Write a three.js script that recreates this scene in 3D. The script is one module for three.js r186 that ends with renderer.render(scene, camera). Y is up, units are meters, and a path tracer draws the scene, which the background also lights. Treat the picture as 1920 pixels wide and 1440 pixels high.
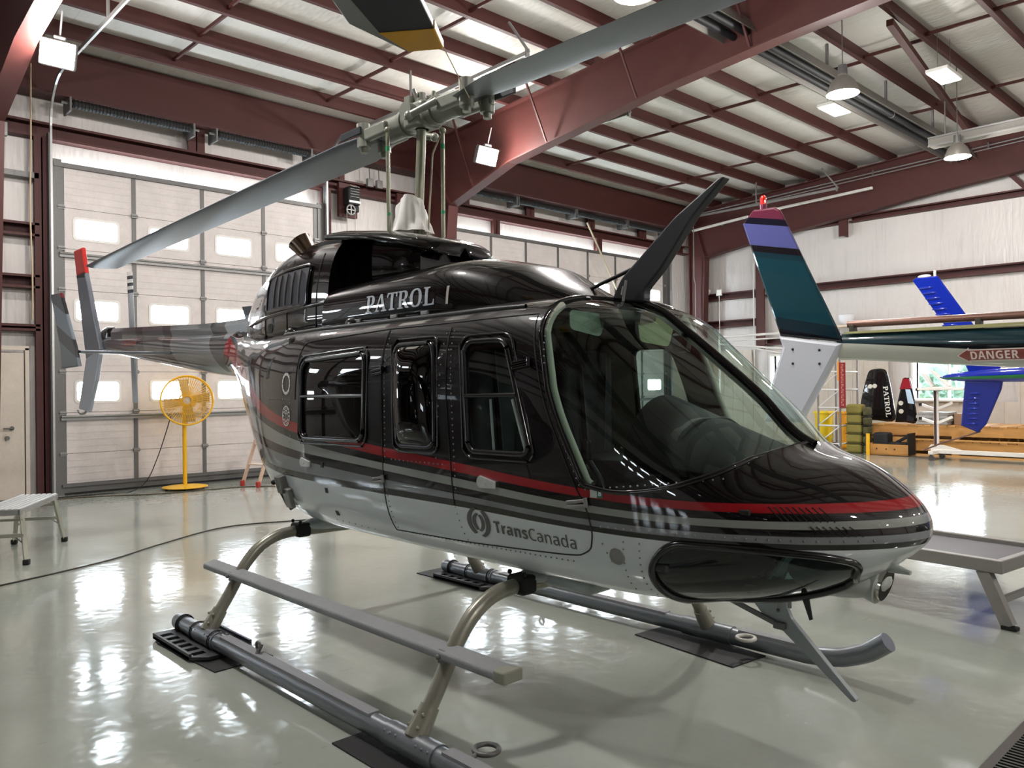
import * as THREE from 'three';
import { mergeGeometries, mergeVertices, toCreasedNormals } from 'three/addons/utils/BufferGeometryUtils.js';
import { RoundedBoxGeometry } from 'three/addons/geometries/RoundedBoxGeometry.js';
import { RectAreaLightUniformsLib } from 'three/addons/lights/RectAreaLightUniformsLib.js';
import { Brush, Evaluator, HOLLOW_INTERSECTION, HOLLOW_SUBTRACTION, SUBTRACTION } from 'three-bvh-csg';

// ---------------------------------------------------------------- camera, sky, light, exposure
const scene = new THREE.Scene();
const renderer = new THREE.WebGLRenderer({ antialias: true });
renderer.toneMapping = THREE.LinearToneMapping;
renderer.toneMappingExposure = 1.32;
renderer.shadowMap.enabled = true;
RectAreaLightUniformsLib.init();
const EYE = 1.57, YAW = 0.7593046, PITCH = 0.0022503, ROLL = -0.011456;
const camera = new THREE.PerspectiveCamera(2 * Math.atan(720 / 1500.457) * 180 / Math.PI, 4 / 3, 0.05, 200);
{
  const f = new THREE.Vector3(Math.sin(YAW) * Math.cos(PITCH), Math.sin(PITCH), -Math.cos(YAW) * Math.cos(PITCH));
  const r = new THREE.Vector3(Math.cos(YAW), 0, Math.sin(YAW)), u = new THREE.Vector3().crossVectors(r, f);
  camera.up.copy(u.multiplyScalar(Math.cos(ROLL)).addScaledVector(r, -Math.sin(ROLL)));
  camera.position.set(0, EYE, 0);
  camera.lookAt(f.add(camera.position));
}
// an even, bright overcast sky outside the windows
scene.background = new THREE.Color().setRGB(18, 20.5, 22.5);
const LAMP = 33;                          // candela of one high bay lamp
const LAMP_COLOR = new THREE.Color().setRGB(1.0, 0.965, 0.94);

// ---------------------------------------------------------------- helpers
let seed = 7;
const rnd = () => { seed = (seed + 0x6d2b79f5) | 0; let t = Math.imul(seed ^ (seed >>> 15), 1 | seed); t = (t + Math.imul(t ^ (t >>> 7), 61 | t)) ^ t; return ((t ^ (t >>> 14)) >>> 0) / 4294967296; };
const V = (x, y, z) => new THREE.Vector3(x, y, z);
const V2 = (x, y) => new THREE.Vector2(x, y);
const taken = {};
const numbered = (n) => { const k = taken[n] ?? 0; taken[n] = k + 1; return k ? n + '_' + String(k).padStart(3, '0') : n; };
function clean(g) {                       // position, normal, uv only, without an index
  let q = g.index ? g.toNonIndexed() : g;
  for (const k of Object.keys(q.attributes)) if (!['position', 'normal', 'uv'].includes(k)) q.deleteAttribute(k);
  if (!q.attributes.normal) q.computeVertexNormals();
  if (!q.attributes.uv) q.setAttribute('uv', new THREE.BufferAttribute(new Float32Array(q.attributes.position.count * 2), 2));
  q.clearGroups();
  return q;
}
const merge = (given) => { const list = given.flat(9); return list.length === 1 ? clean(list[0]) : mergeGeometries(list.map(clean)); };
const shadow = (m) => { m.castShadow = m.receiveShadow = true; return m; };
function part(name, g, mat, parent) {
  const m = shadow(new THREE.Mesh(Array.isArray(g) ? merge(g) : g, mat));
  m.name = name; parent.add(m); return m;
}
function tag(o, label, category, group, kind) {
  if (label) o.userData.label = label;
  if (category) o.userData.category = category;
  if (group) o.userData.group = group;
  if (kind) o.userData.kind = kind;
  return o;
}
function thing(name, label, category, pos = [0, 0, 0], turn = 0, group, kind) {
  const o = new THREE.Group(); o.name = numbered(name); o.position.set(...pos); o.rotation.y = turn; scene.add(o);
  return tag(o, label, category, group, kind);
}
const solo = (name, g, mat, label, category, group, kind) => tag(part(numbered(name), g, mat, scene), label, category, group, kind);
function copyOf(o, pos, turn, label) {
  const c = o.clone(); c.name = numbered(o.name.replace(/_\d{3}$/, '')); c.userData = { ...o.userData }; scene.add(c);
  if (pos) c.position.set(...pos);
  if (turn !== undefined) c.rotation.y = turn;
  if (label) c.userData.label = label;
  return c;
}
// uv in metres from the side a face points to
function boxUV(g) {
  const p = g.attributes.position, n = g.attributes.normal, uv = new Float32Array(p.count * 2);
  for (let i = 0; i < p.count; i++) {
    const ax = Math.abs(n.getX(i)), ay = Math.abs(n.getY(i)), az = Math.abs(n.getZ(i));
    uv[2 * i] = ax > ay && ax > az ? p.getZ(i) : p.getX(i);
    uv[2 * i + 1] = ay >= ax && ay >= az ? p.getZ(i) : p.getY(i);
  }
  g.setAttribute('uv', new THREE.BufferAttribute(uv, 2));
  return g;
}
const box = (w, h, d, x = 0, y = 0, z = 0) => { const g = new THREE.BoxGeometry(w, h, d); g.translate(x, y, z); return boxUV(g); };
const span = (x0, x1, y0, y1, z0, z1) => box(x1 - x0, y1 - y0, z1 - z0, (x0 + x1) / 2, (y0 + y1) / 2, (z0 + z1) / 2);
const rbox = (w, h, d, x = 0, y = 0, z = 0, r = 0.01, seg = 2) => { const g = new RoundedBoxGeometry(w, h, d, seg, Math.min(r, w / 2.01, h / 2.01, d / 2.01)); g.translate(x, y, z); return boxUV(g.index ? g.toNonIndexed() : g); };
const cyl = (r0, r1, h, seg = 16, open = false) => new THREE.CylinderGeometry(r1, r0, h, seg, 1, open);   // bottom radius first
const UP = V(0, 1, 0);
function rod(a, b, r, seg = 10, r2 = r) {
  const d = b.clone().sub(a), g = cyl(r, r2, d.length(), seg);
  g.applyQuaternion(new THREE.Quaternion().setFromUnitVectors(UP, d.clone().normalize()));
  g.translate((a.x + b.x) / 2, (a.y + b.y) / 2, (a.z + b.z) / 2);
  return g;
}
function bar(a, b, w, h) {                // rectangular bar between two points, h kept as upright as possible
  const d = b.clone().sub(a), len = d.length(), g = new THREE.BoxGeometry(w, h, len);
  const z = d.normalize(), x = new THREE.Vector3().crossVectors(UP, z);
  if (x.lengthSq() < 1e-6) x.set(1, 0, 0);
  x.normalize();
  const y = new THREE.Vector3().crossVectors(z, x), m = new THREE.Matrix4().makeBasis(x, y, z);
  boxUV(g); g.applyMatrix4(m); g.translate((a.x + b.x) / 2, (a.y + b.y) / 2, (a.z + b.z) / 2);
  return g;
}
const tube = (pts, r, n = 40, seg = 8, closed = false, tension = 0.5) => new THREE.TubeGeometry(new THREE.CatmullRomCurve3(pts, closed, 'catmullrom', tension), n, r, seg, closed);
function polyTube(pts, r, seg = 6) {      // straight pieces with ball joints
  const out = [];
  for (let i = 0; i + 1 < pts.length; i++) { out.push(rod(pts[i], pts[i + 1], r, seg)); if (i) { const s = new THREE.SphereGeometry(r, seg, 5); s.translate(pts[i].x, pts[i].y, pts[i].z); out.push(s); } }
  return out;
}
const ball = (r, x, y, z, a = 10, b = 8) => { const g = new THREE.SphereGeometry(r, a, b); g.translate(x, y, z); return g; };
const shapeOf = (pts) => new THREE.Shape(pts.map((p) => V2(p[0], p[1])));
// extrude a polygon (u,v): axis 'x' puts u on z and v on y; 'y' puts u on x and v on z; 'z' puts u on x and v on y
function prism(pts, from, to, axis = 'z', bevel = 0) {
  const s = pts instanceof THREE.Shape ? pts : shapeOf(pts);
  const g = new THREE.ExtrudeGeometry(s, { depth: to - from - 2 * bevel, bevelEnabled: bevel > 0, bevelSize: bevel, bevelThickness: bevel, bevelSegments: 2, bevelOffset: -bevel, curveSegments: 10, steps: 1 });
  g.translate(0, 0, from + bevel);
  if (axis === 'x') g.applyMatrix4(new THREE.Matrix4().set(0, 0, -1, 0, 0, 1, 0, 0, 1, 0, 0, 0, 0, 0, 0, 1).premultiply(new THREE.Matrix4()));
  if (axis === 'x') { g.translate(from + to, 0, 0); }
  if (axis === 'y') g.applyMatrix4(new THREE.Matrix4().set(1, 0, 0, 0, 0, 0, -1, 0, 0, 1, 0, 0, 0, 0, 0, 1)), g.translate(0, from + to, 0);
  return g;
}
function loft(rings, closeA = true, closeB = true, uvOf) {     // rings: arrays of Vector3, equally long, closed loops
  const n = rings[0].length, pos = [], idx = [], uv = [];
  rings.forEach((r, i) => r.forEach((p, j) => { pos.push(p.x, p.y, p.z); const q = uvOf ? uvOf(p, i, j) : [j / n, i / rings.length]; uv.push(q[0], q[1]); }));
  for (let i = 0; i + 1 < rings.length; i++) for (let j = 0; j < n; j++) { const a = i * n + j, b = i * n + (j + 1) % n, c = a + n, d = b + n; idx.push(a, b, c, b, d, c); }
  const cap = (r, flip) => {
    const c = r.reduce((s, p) => s.add(p), V(0, 0, 0)).divideScalar(n), at = pos.length / 3;
    for (const p of [c, ...r]) { pos.push(p.x, p.y, p.z); const q = uvOf ? uvOf(p, 0, 0) : [0, 0]; uv.push(q[0], q[1]); }
    for (let j = 0; j < n; j++) { const a = at + 1 + j, b = at + 1 + (j + 1) % n; flip ? idx.push(at, b, a) : idx.push(at, a, b); }
  };
  if (closeA) cap(rings[0], true);
  if (closeB) cap(rings[rings.length - 1], false);
  const g = new THREE.BufferGeometry();
  g.setAttribute('position', new THREE.Float32BufferAttribute(pos, 3));
  g.setAttribute('uv', new THREE.Float32BufferAttribute(uv, 2));
  g.setIndex(idx); g.computeVertexNormals();
  return g;
}
const flipped = (g) => { const q = g.index ? g.toNonIndexed() : g.clone(); for (const k of Object.keys(q.attributes)) { const a = q.attributes[k], s = a.itemSize; for (let i = 0; i < a.count; i += 3) for (let c = 0; c < s; c++) { const t = a.array[(i + 1) * s + c]; a.array[(i + 1) * s + c] = a.array[(i + 2) * s + c]; a.array[(i + 2) * s + c] = t; } } for (let i = 0; i < q.attributes.normal.array.length; i++) q.attributes.normal.array[i] *= -1; return q; };
const finGeo = (pts, x, t, bevel = 0.35) => { const g = clean(prism(THREE.ShapeUtils.area(pts.map((p) => V2(...p))) > 0 ? pts : [...pts].reverse(), x - t / 2, x + t / 2, 'x', t * bevel)); const p = g.attributes.position, uv = new Float32Array(p.count * 2); for (let i = 0; i < p.count; i++) { uv[2 * i] = p.getZ(i); uv[2 * i + 1] = p.getY(i); } g.setAttribute('uv', new THREE.BufferAttribute(uv, 2)); return g; };
const lerp = (a, b, t) => a + (b - a) * t;
function curve(table) {                   // monotone cubic through [x, y] rows
  const T = [...table].sort((a, b) => a[0] - b[0]), n = T.length, m = [], d = [];
  for (let i = 0; i + 1 < n; i++) d.push((T[i + 1][1] - T[i][1]) / (T[i + 1][0] - T[i][0]));
  for (let i = 0; i < n; i++) m.push(i === 0 ? d[0] : i === n - 1 ? d[n - 2] : d[i - 1] * d[i] <= 0 ? 0 : 2 * d[i - 1] * d[i] / (d[i - 1] + d[i]));
  return (x) => {
    if (x <= T[0][0]) return T[0][1];
    if (x >= T[n - 1][0]) return T[n - 1][1];
    let i = 0; while (x > T[i + 1][0]) i++;
    const h = T[i + 1][0] - T[i][0], t = (x - T[i][0]) / h, t2 = t * t, t3 = t2 * t;
    return T[i][1] * (2 * t3 - 3 * t2 + 1) + h * m[i] * (t3 - 2 * t2 + t) + T[i + 1][1] * (3 * t2 - 2 * t3) + h * m[i + 1] * (t3 - t2);
  };
}

// ---------------------------------------------------------------- textures and materials
function canvasTex(w, h, draw, srgb = true, repeat = false) {
  const c = document.createElement('canvas'); c.width = w; c.height = h;
  draw(c.getContext('2d'), w, h);
  const t = new THREE.CanvasTexture(c);
  if (srgb) t.colorSpace = THREE.SRGBColorSpace;
  if (repeat) t.wrapS = t.wrapT = THREE.RepeatWrapping;
  return t;
}
function valueNoise(n, s) {               // tiling value noise, n cells a side
  const g = new Float32Array(n * n); let k = s * 7919 + 13;
  for (let i = 0; i < g.length; i++) { k = (Math.imul(k, 1664525) + 1013904223) | 0; g[i] = ((k >>> 8) & 0xffff) / 65535; }
  return (u, v) => {
    const x = (u - Math.floor(u)) * n, y = (v - Math.floor(v)) * n, i = Math.floor(x), j = Math.floor(y), f = x - i, h = y - j;
    const a = f * f * (3 - 2 * f), b = h * h * (3 - 2 * h), q = (p, r) => g[((r + n) % n) * n + (p + n) % n];
    return lerp(lerp(q(i, j), q(i + 1, j), a), lerp(q(i, j + 1), q(i + 1, j + 1), a), b);
  };
}
function dataTex(w, h, fn, srgb, repeatM) {   // fn(u, v) returns a grey value or [r, g, b], 0..1
  const d = new Uint8Array(w * h * 4);
  for (let y = 0; y < h; y++) for (let x = 0; x < w; x++) {
    const c = fn((x + 0.5) / w, (y + 0.5) / h), o = (y * w + x) * 4;
    for (let k = 0; k < 3; k++) d[o + k] = Math.max(0, Math.min(255, Math.round(255 * (Array.isArray(c) ? c[k] : c))));
    d[o + 3] = 255;
  }
  const t = new THREE.DataTexture(d, w, h, THREE.RGBAFormat);
  t.magFilter = THREE.LinearFilter; t.minFilter = THREE.LinearMipmapLinearFilter; t.wrapS = t.wrapT = THREE.RepeatWrapping;
  if (srgb) t.colorSpace = THREE.SRGBColorSpace;
  if (repeatM) t.repeat.set(1 / repeatM, 1 / repeatM);
  t.needsUpdate = true;
  return t;
}
const n4 = valueNoise(4, 1), n8 = valueNoise(8, 2), n16 = valueNoise(16, 3), n32 = valueNoise(32, 4), n64 = valueNoise(64, 5), n128 = valueNoise(128, 6), n256 = valueNoise(256, 9);
const fbm = (u, v) => 0.4 * n8(u, v) + 0.28 * n16(u + 0.3, v) + 0.18 * n32(u, v + 0.7) + 0.14 * n64(u, v);
const std = (color, roughness = 0.6, metalness = 0, extra = {}) => new THREE.MeshStandardMaterial({ color, roughness, metalness, ...extra });
const gloss = (color, roughness = 0.25, coat = 0.03, extra = {}) => new THREE.MeshPhysicalMaterial({ color, roughness, specularIntensity: 0.15, clearcoat: 1, clearcoatRoughness: coat, ...extra });
const grime = dataTex(512, 512, (u, v) => { const a = 0.80 + 0.20 * fbm(u, v) + 0.06 * (n128(u, v) - 0.5); return [a, a, a]; }, false, 2);
const brushed = dataTex(256, 256, (u, v) => 0.8 + 0.15 * n256(u * 0.1, v) + 0.1 * n64(u, v), false, 0.6);
const M = {
  steelRed: std(0x4a1f1a, 0.62, 0, { map: grime }),
  vinyl: null, floor: null,
  galv: std(0x8d8c8a, 0.45, 0.55, { map: brushed }),
  galvDark: std(0x6d6c6a, 0.5, 0.5, { map: brushed }),
  alu: std(0xb9bab8, 0.35, 0.85, { map: brushed }),
  chrome: std(0xc9c4bd, 0.12, 1),
  doorWhite: std(0xd8d0cc, 0.5, 0, { map: grime }),
  liner: std(0xcfc4b6, 0.5, 0, { map: grime }),
  white: std(0xdedbd5, 0.45),
  black: std(0x0b0b0c, 0.5),
  rubber: std(0x0c0c0d, 0.7),
  blackPaint: gloss(0x0b0809, 0.3, 0.015),
  yellow: std(0xe8b114, 0.4),
  olive: std(0x6d6a3a, 0.9, 0, { map: grime }),
  rope: std(0xb7a489, 0.9),
  wood: null,
};

// ---------------------------------------------------------------- the hangar
const X0 = -16, X1 = 20.5, Z0 = -13.6, Z1 = 16.6, ZD = -13.39, RIDGE = 1.5;  // left end is out of view, set far back to darken side reflections
const deck = (z) => 6.8 + 0.061 * (RIDGE - 0 + 13.39) - 0.061 * Math.abs(z - RIDGE);   // underside of the roof insulation
M.floor = std(0xa7aca2, 1, 0, {
  map: dataTex(1024, 1024, (u, v) => { const a = 0.80 + 0.16 * fbm(u, v) + 0.03 * (n256(u, v) - 0.5), s = n64(u * 0.5, v * 2) > 0.93 && n128(u, v) > 0.8 ? 0.9 : 1; return [a * s, a * s, a * s]; }, false, 7),
  roughnessMap: dataTex(1024, 1024, (u, v) => 0.06 + 0.08 * fbm(u + 0.4, v) + 0.03 * n256(u, v) * n32(u, v), false, 5),
  bumpMap: dataTex(1024, 1024, (u, v) => 0.65 * n64(u, v) + 0.35 * n128(u, v), false, 4.3), bumpScale: 0.0009,
});
const vinylBump = dataTex(512, 512, (u, v) => 0.6 * n32(u * 2, v * 0.5) + 0.4 * n64(u * 2, v * 0.5), false, 3);
M.vinyl = std(0xd6d1cd, 0.42, 0, {
  map: dataTex(1024, 1024, (u, v) => {
    const streak = Math.max(0, n128(u, v * 0.06) - 0.62) * n8(u, v) * 0.3, seam = Math.abs(((u * 4) % 1) - 0.5) < 0.004 ? 0.10 : 0, a = 0.97 - 0.10 * fbm(u, v) - streak - seam;
    return [a, a * 0.99, a * 0.98];
  }, false, 6),
  bumpMap: vinylBump, bumpScale: 0.008,
});
M.roofVinyl = std(0xdad6cf, 0.4, 0, {
  map: dataTex(512, 512, (u, v) => { const seam = Math.abs(((u * 3) % 1) - 0.5) < 0.005 ? 0.12 : 0, a = 0.98 - 0.09 * fbm(u, v) - seam; return [a, a, a * 0.98]; }, false, 4),
  bumpMap: dataTex(512, 512, (u, v) => 0.6 * n64(u, v * 0.5) + 0.4 * n16(u, v), false, 3), bumpScale: 0.008,
});
const glassClear = new THREE.MeshPhysicalMaterial({ color: 0xffffff, transmission: 1, roughness: 0.02, thickness: 0, ior: 1.45 });

solo('floor', [span(X0 - 0.4, X1 + 0.4, -0.3, 0, Z0 - 0.4, Z1 + 0.4)], M.floor, 'smooth sealed pale concrete hangar floor', 'floor', null, 'structure');

// ---- back wall with two overhead doors
const wallBack = thing('wall_back', 'white vinyl insulated steel wall around the two overhead doors', 'wall', [0, 0, 0], 0, null, 'structure');
const D0 = [-6.2, -1.8], D1 = [3.33, 7.73], D2 = [11.0, 18.7], DH = 4.96;
for (const [a, b, y0, y1] of [[X0, D0[0], 0, DH], [D0[1], D1[0], 0, DH], [D1[1], D2[0], 0, DH], [D2[1], X1 + 0.2, 0, DH], [X0, X1 + 0.2, DH, 6.95]]) part('insulation_panel', span(a, b, y0, y1, Z0 - 0.16, Z0), M.vinyl, wallBack);
const girtShape = (h, d) => [[0, 0], [d, 0], [d, 0.035], [d - 0.015, 0.035], [d - 0.015, 0.014], [0.014, 0.014], [0.014, h - 0.014], [d - 0.015, h - 0.014], [d - 0.015, h - 0.035], [d, h - 0.035], [d, h], [0, h]];
function girtX(x0, x1, y, h, zBack, mat, parent, name = 'girt') {   // channel along x, its open side away from the wall
  const pts = girtShape(h, 0.2).map(([d, v]) => [zBack + d, y + v]);
  return part(name, boxUV(clean(prism(pts, x0, x1, 'x'))), mat, parent);
}
function girtZ(z0, z1, y, h, xBack, mat, parent, name = 'girt') {
  const pts = girtShape(h, 0.2).map(([d, v]) => [xBack - d, y + v]).reverse();
  return part(name, boxUV(clean(prism(pts, z0, z1, 'z'))), mat, parent);
}
girtX(X0, 19.9, 5.34, 0.24, Z0, M.steelRed, wallBack);
for (const [y, h] of [[3.86, 0.2], [3.09, 0.2], [2.46, 0.1]]) { girtX(-1.6, 3.1, y, h, Z0, M.steelRed, wallBack); girtX(X0, -6.4, y, h, Z0, M.steelRed, wallBack); girtX(8.0, 10.1, y, h, Z0, M.steelRed, wallBack); }
part('rail', span(-1.6, 3.1, 4.72, 4.8, -13.5, -13.4), M.galvDark, wallBack);
part('eave_strut', span(X0, 19.9, 5.98, 6.74, Z0, -13.38), M.steelRed, wallBack);
part('eave_strut_flange', span(X0, 19.9, 5.96, 5.99, -13.5, -13.18), M.steelRed, wallBack);
for (const [x, w] of [[5.46, 0.28], [11.35, 0.3], [13.4, 0.26], [15.6, 0.26], [17.75, 0.3], [8.2, 0.26]]) part('post', [span(x - w / 2, x + w / 2, 5.58, 5.98, -13.45, -13.41), span(x - 0.01, x + 0.01, 5.58, 5.98, -13.6, -13.41)], M.steelRed, wallBack);
for (const x of [12.3, 15.9, 18.6, 3.14, 7.92]) part('post', [span(x - 0.1, x + 0.1, x < 10 ? 0 : 4.96, 5.34, -13.44, -13.4), span(x - 0.01, x + 0.01, x < 10 ? 0 : 4.96, 5.34, -13.6, -13.4)], M.steelRed, wallBack);
// liner sheets along the foot of the wall, each a corrugated sheet
for (let k = 0; k < 20; k++) {
  const x = 1.8 - (k + 1) * 0.93 - 0.01; if (x < X0) break; if (x + 0.93 > D0[0] && x < D0[1]) continue;
  part('liner_sheet', [span(x, x + 0.922, 0, 2.46, -13.44, -13.42), span(x + 0.28, x + 0.32, 0, 2.46, -13.42, -13.405), span(x + 0.60, x + 0.64, 0, 2.46, -13.42, -13.405), span(x - 0.01, x + 0.03, 0, 2.46, -13.42, -13.4)], M.liner, wallBack);
}
for (const [a, b] of [[8.05, 9.5], [18.85, 19.7]]) part('liner_sheet', span(a, b, 0, 2.46, -13.44, -13.42), M.liner, wallBack);

// ---- overhead sectional doors
function roundRect(x0, y0, x1, y1, r, Path = THREE.Path) {
  const p = new Path();
  p.moveTo(x0 + r, y0); p.lineTo(x1 - r, y0); p.absarc(x1 - r, y0 + r, r, -Math.PI / 2, 0); p.lineTo(x1, y1 - r); p.absarc(x1 - r, y1 - r, r, 0, Math.PI / 2);
  p.lineTo(x0 + r, y1); p.absarc(x0 + r, y1 - r, r, Math.PI / 2, Math.PI); p.lineTo(x0, y0 + r); p.absarc(x0 + r, y0 + r, r, Math.PI, Math.PI * 1.5);
  return p;
}
const HIN = box(0.09, 0.06, 0.03), HINP = rod(V(-0.05, 0, 0.02), V(0.05, 0, 0.02), 0.012, 6);
function overheadDoor(name, label, [x0, x1], cols, struts) {
  const o = thing(name, label, 'overhead door', [0, 0, 0], 0, null, 'structure');
  const W = (x1 - x0) / cols, SH = DH / 8;
  for (let r = 0; r < 8; r++) {
    const y0 = r * SH + 0.003, y1 = (r + 1) * SH - 0.003, s = shapeOf([[x0, y0], [x1, y0], [x1, y1], [x0, y1]]), win = r === 2 || r === 4 || r === 6;
    if (win) for (let c = 0; c < cols; c++) s.holes.push(roundRect(x0 + W * (c + 0.5) - 0.305, y0 + 0.165, x0 + W * (c + 0.5) + 0.305, y0 + 0.465, 0.05));
    const gs = [prism(s, ZD - 0.05, ZD, 'z')];
    if (!win) for (let k = 1; k < 6; k++) gs.push(span(x0, x1, y0 + k * SH / 6 - 0.004, y0 + k * SH / 6 + 0.004, ZD, ZD + 0.004));
    part('joint_seal', span(x0, x1, y0 - 0.02, y0 + 0.02, ZD - 0.056, ZD - 0.05), M.rubber, o);
    const sec = part('section', gs.map((g) => boxUV(clean(g))), M.doorWhite, o);
    if (win) for (let c = 0; c < cols; c++) {
      const cx = x0 + W * (c + 0.5);
      const fr = new THREE.Shape(roundRect(cx - 0.335, y0 + 0.135, cx + 0.335, y0 + 0.495, 0.06).getPoints(6)); fr.holes.push(roundRect(cx - 0.30, y0 + 0.17, cx + 0.30, y0 + 0.46, 0.05));
      part('window_frame', prism(fr, ZD - 0.01, ZD + 0.008, 'z'), M.white, sec);
      part('window_pane', prism(new THREE.Shape(roundRect(cx - 0.306, y0 + 0.164, cx + 0.306, y0 + 0.466, 0.05).getPoints(6)), ZD - 0.03, ZD - 0.0295, 'z'), glassClear, sec);
    }
  }
  for (let c = 0; c <= cols; c++) {
    const edge = c === 0 || c === cols, x = x0 + W * c + (c === 0 ? 0.05 : c === cols ? -0.05 : 0), w = edge ? 0.1 : 0.062;
    const st = part('stile', span(x - w / 2, x + w / 2, 0.02, DH - 0.02, ZD, ZD + 0.012), M.galvDark, o);
    for (let r = 1; r < 8; r++) { const h = part('hinge', [HIN, HINP], M.galv, st); h.position.set(x, r * SH, ZD + 0.025); }
  }
  for (const y of struts) part('strut', [span(x0 + 0.02, x1 - 0.02, y - 0.035, y + 0.035, ZD + 0.012, ZD + 0.06), rod(V(x0 + 0.02, y + 0.02, ZD + 0.065), V(x1 - 0.02, y + 0.02, ZD + 0.065), 0.018, 8)], M.galv, o);
  part('bottom_rail', [span(x0, x1, 0.03, 0.17, ZD, ZD + 0.02), span(x0 + 0.03, x1 - 0.03, 0.12, 0.16, ZD + 0.02, ZD + 0.06)], M.galvDark, o);
  part('bottom_seal', span(x0, x1, 0.0, 0.032, ZD - 0.06, ZD + 0.025), M.rubber, o);
  part('top_rail', span(x0 - 0.05, x1 + 0.05, DH - 0.02, DH + 0.045, ZD - 0.03, ZD + 0.05), M.galvDark, o);
  return o;
}
const door1 = overheadDoor('door_1', 'white sectional overhead door with three rows of four windows, behind the yellow fan', D1, 4, [1.16, 3.62]);
const door2 = overheadDoor('door_2', 'wide white sectional overhead door with seven columns, beside the corner column', D2, 7, [1.16, 3.62]);
const unseenDoor4 = overheadDoor('door_4', 'white sectional overhead door out of view left of the service door, placed to brighten the side reflections', D0, 4, [1.16, 3.62]);  // this door is out of view; its windows put bright patches in the starboard side
// door tracks: jamb plate, vertical track, bend and horizontal run
function track(parent, x, end, plate, side) {
  part('jamb_plate', [span(x - plate, x + plate, 0, 5.05, ZD - 0.02, ZD + 0.03), span(x + side * plate - 0.012, x + side * plate + 0.012, 0, 5.4, ZD, ZD + 0.13)], M.galvDark, parent);
  const p = [V(x + side * 0.07, 0.02, ZD + 0.12), V(x + side * 0.07, 3, ZD + 0.12), V(x + side * 0.07, 5.5, ZD + 0.12)];
  for (let k = 1; k <= 8; k++) { const a = k / 8 * Math.PI / 2; p.push(V(x + side * 0.07, 5.5 + 0.66 * Math.sin(a), ZD + 0.12 + 0.66 * (1 - Math.cos(a)))); }
  p.push(V(x + side * 0.07, 6.17, -10.5), V(x + side * 0.07, 6.2, end));
  part('track', p.slice(1).map((q, i) => bar(p[i], q, 0.03, 0.055)), M.alu, parent);
  part('track_hanger', [bar(V(x + side * 0.07, 6.2, -10.6), V(x + side * 0.07, 6.75, -10.6), 0.03, 0.03), bar(V(x + side * 0.07, 6.2, end + 0.05), V(x + side * 0.07, 6.75, end - 0.35), 0.03, 0.03), span(x + side * 0.07 - 0.03, x + side * 0.07 + 0.03, 6.14, 6.26, end, end + 0.03)], M.galv, parent);
}
track(unseenDoor4, -6.24, -8, 0.07, -1); track(unseenDoor4, -1.76, -8, 0.07, 1);
track(door1, 3.30, -7.6, 0.09, -1); track(door1, 7.78, -7.9, 0.07, 1);
track(door2, 10.95, -8.5, 0.07, -1); track(door2, 18.76, -8.5, 0.07, 1);
// torsion springs above the doors
function springs(parent, runs, y) {
  for (const [a, b] of runs) {
    const g = [rod(V(a, y, -13.16), V(b, y, -13.16), 0.062, 14)];
    for (let x = a + 0.02; x < b; x += 0.05) { const t = new THREE.TorusGeometry(0.062, 0.009, 5, 12); t.rotateY(Math.PI / 2); t.translate(x, y, -13.16); g.push(t); }
    part('torsion_spring', g, M.rubber, parent);
    part('bearing_plate', [span(a - 0.06, a - 0.03, y - 0.13, y + 0.08, -13.42, -13.08), span(b + 0.03, b + 0.06, y - 0.13, y + 0.08, -13.42, -13.08), rod(V(a - 0.15, y, -13.16), V(b + 0.15, y, -13.16), 0.02, 8)], M.galvDark, parent);
  }
}
springs(door1, [[3.5, 5.25], [5.72, 7.4]], 5.86);
springs(door2, [[11.2, 12.6], [12.75, 14.6], [14.75, 16.6], [16.75, 18.4]], 5.8);
// door openers with chain hoists
function opener(x, label) {
  const o = thing('door_opener', label, 'door opener', [x, 5.0, -13.2], 0, 'chain hoist door openers');
  part('motor_body', [rbox(0.26, 0.34, 0.2, 0, 0.22, 0, 0.03), rbox(0.2, 0.12, 0.22, 0, -0.02, 0, 0.02)], M.rubber, o);
  part('name_plate', span(-0.12, 0.13, 0.09, 0.13, 0.08, 0.115), M.white, o);
  part('motor_fins', [0, 1, 2, 3, 4].map((k) => box(0.2, 0.012, 0.22, 0, 0.2 + k * 0.05, 0.015)), M.galvDark, o);
  const t = new THREE.TorusGeometry(0.09, 0.018, 6, 18); t.translate(-0.1, -0.06, 0.13);
  part('chain_wheel', [t, box(0.17, 0.016, 0.02, -0.1, -0.06, 0.13), box(0.016, 0.17, 0.02, -0.1, -0.06, 0.13)], M.galv, o);
  part('hand_chain', [rod(V(-0.19, -0.06, 0.13), V(-0.2, -2.7, 0.13), 0.006, 5), rod(V(-0.01, -0.06, 0.13), V(-0.02, -2.7, 0.13), 0.006, 5)], M.galv, o);
  part('mounting_plate', span(-0.2, 0.2, -0.15, 0.5, -0.2, -0.12), M.steelRed, o);
  return o;
}
opener(8.35, 'black chain hoist door opener beside the door with the yellow fan'); opener(9.7, 'black chain hoist door opener beside the big tapered column');
{
  const o = thing('control_box', 'two small grey switch boxes on the brown rail between the doors', 'switch box', [8.95, 5.6, -13.33]);
  part('box', rbox(0.13, 0.16, 0.08, -0.1, 0, 0, 0.01), M.galv, o); part('box', rbox(0.13, 0.16, 0.08, 0.12, 0, 0, 0.01), M.galv, o);
  part('conduit', rod(V(-0.1, 0.08, 0), V(-0.11, 0.28, 0), 0.01), M.galvDark, o); part('conduit', rod(V(0.12, 0.08, 0), V(0.11, 0.28, 0), 0.01), M.galvDark, o);
}
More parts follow.
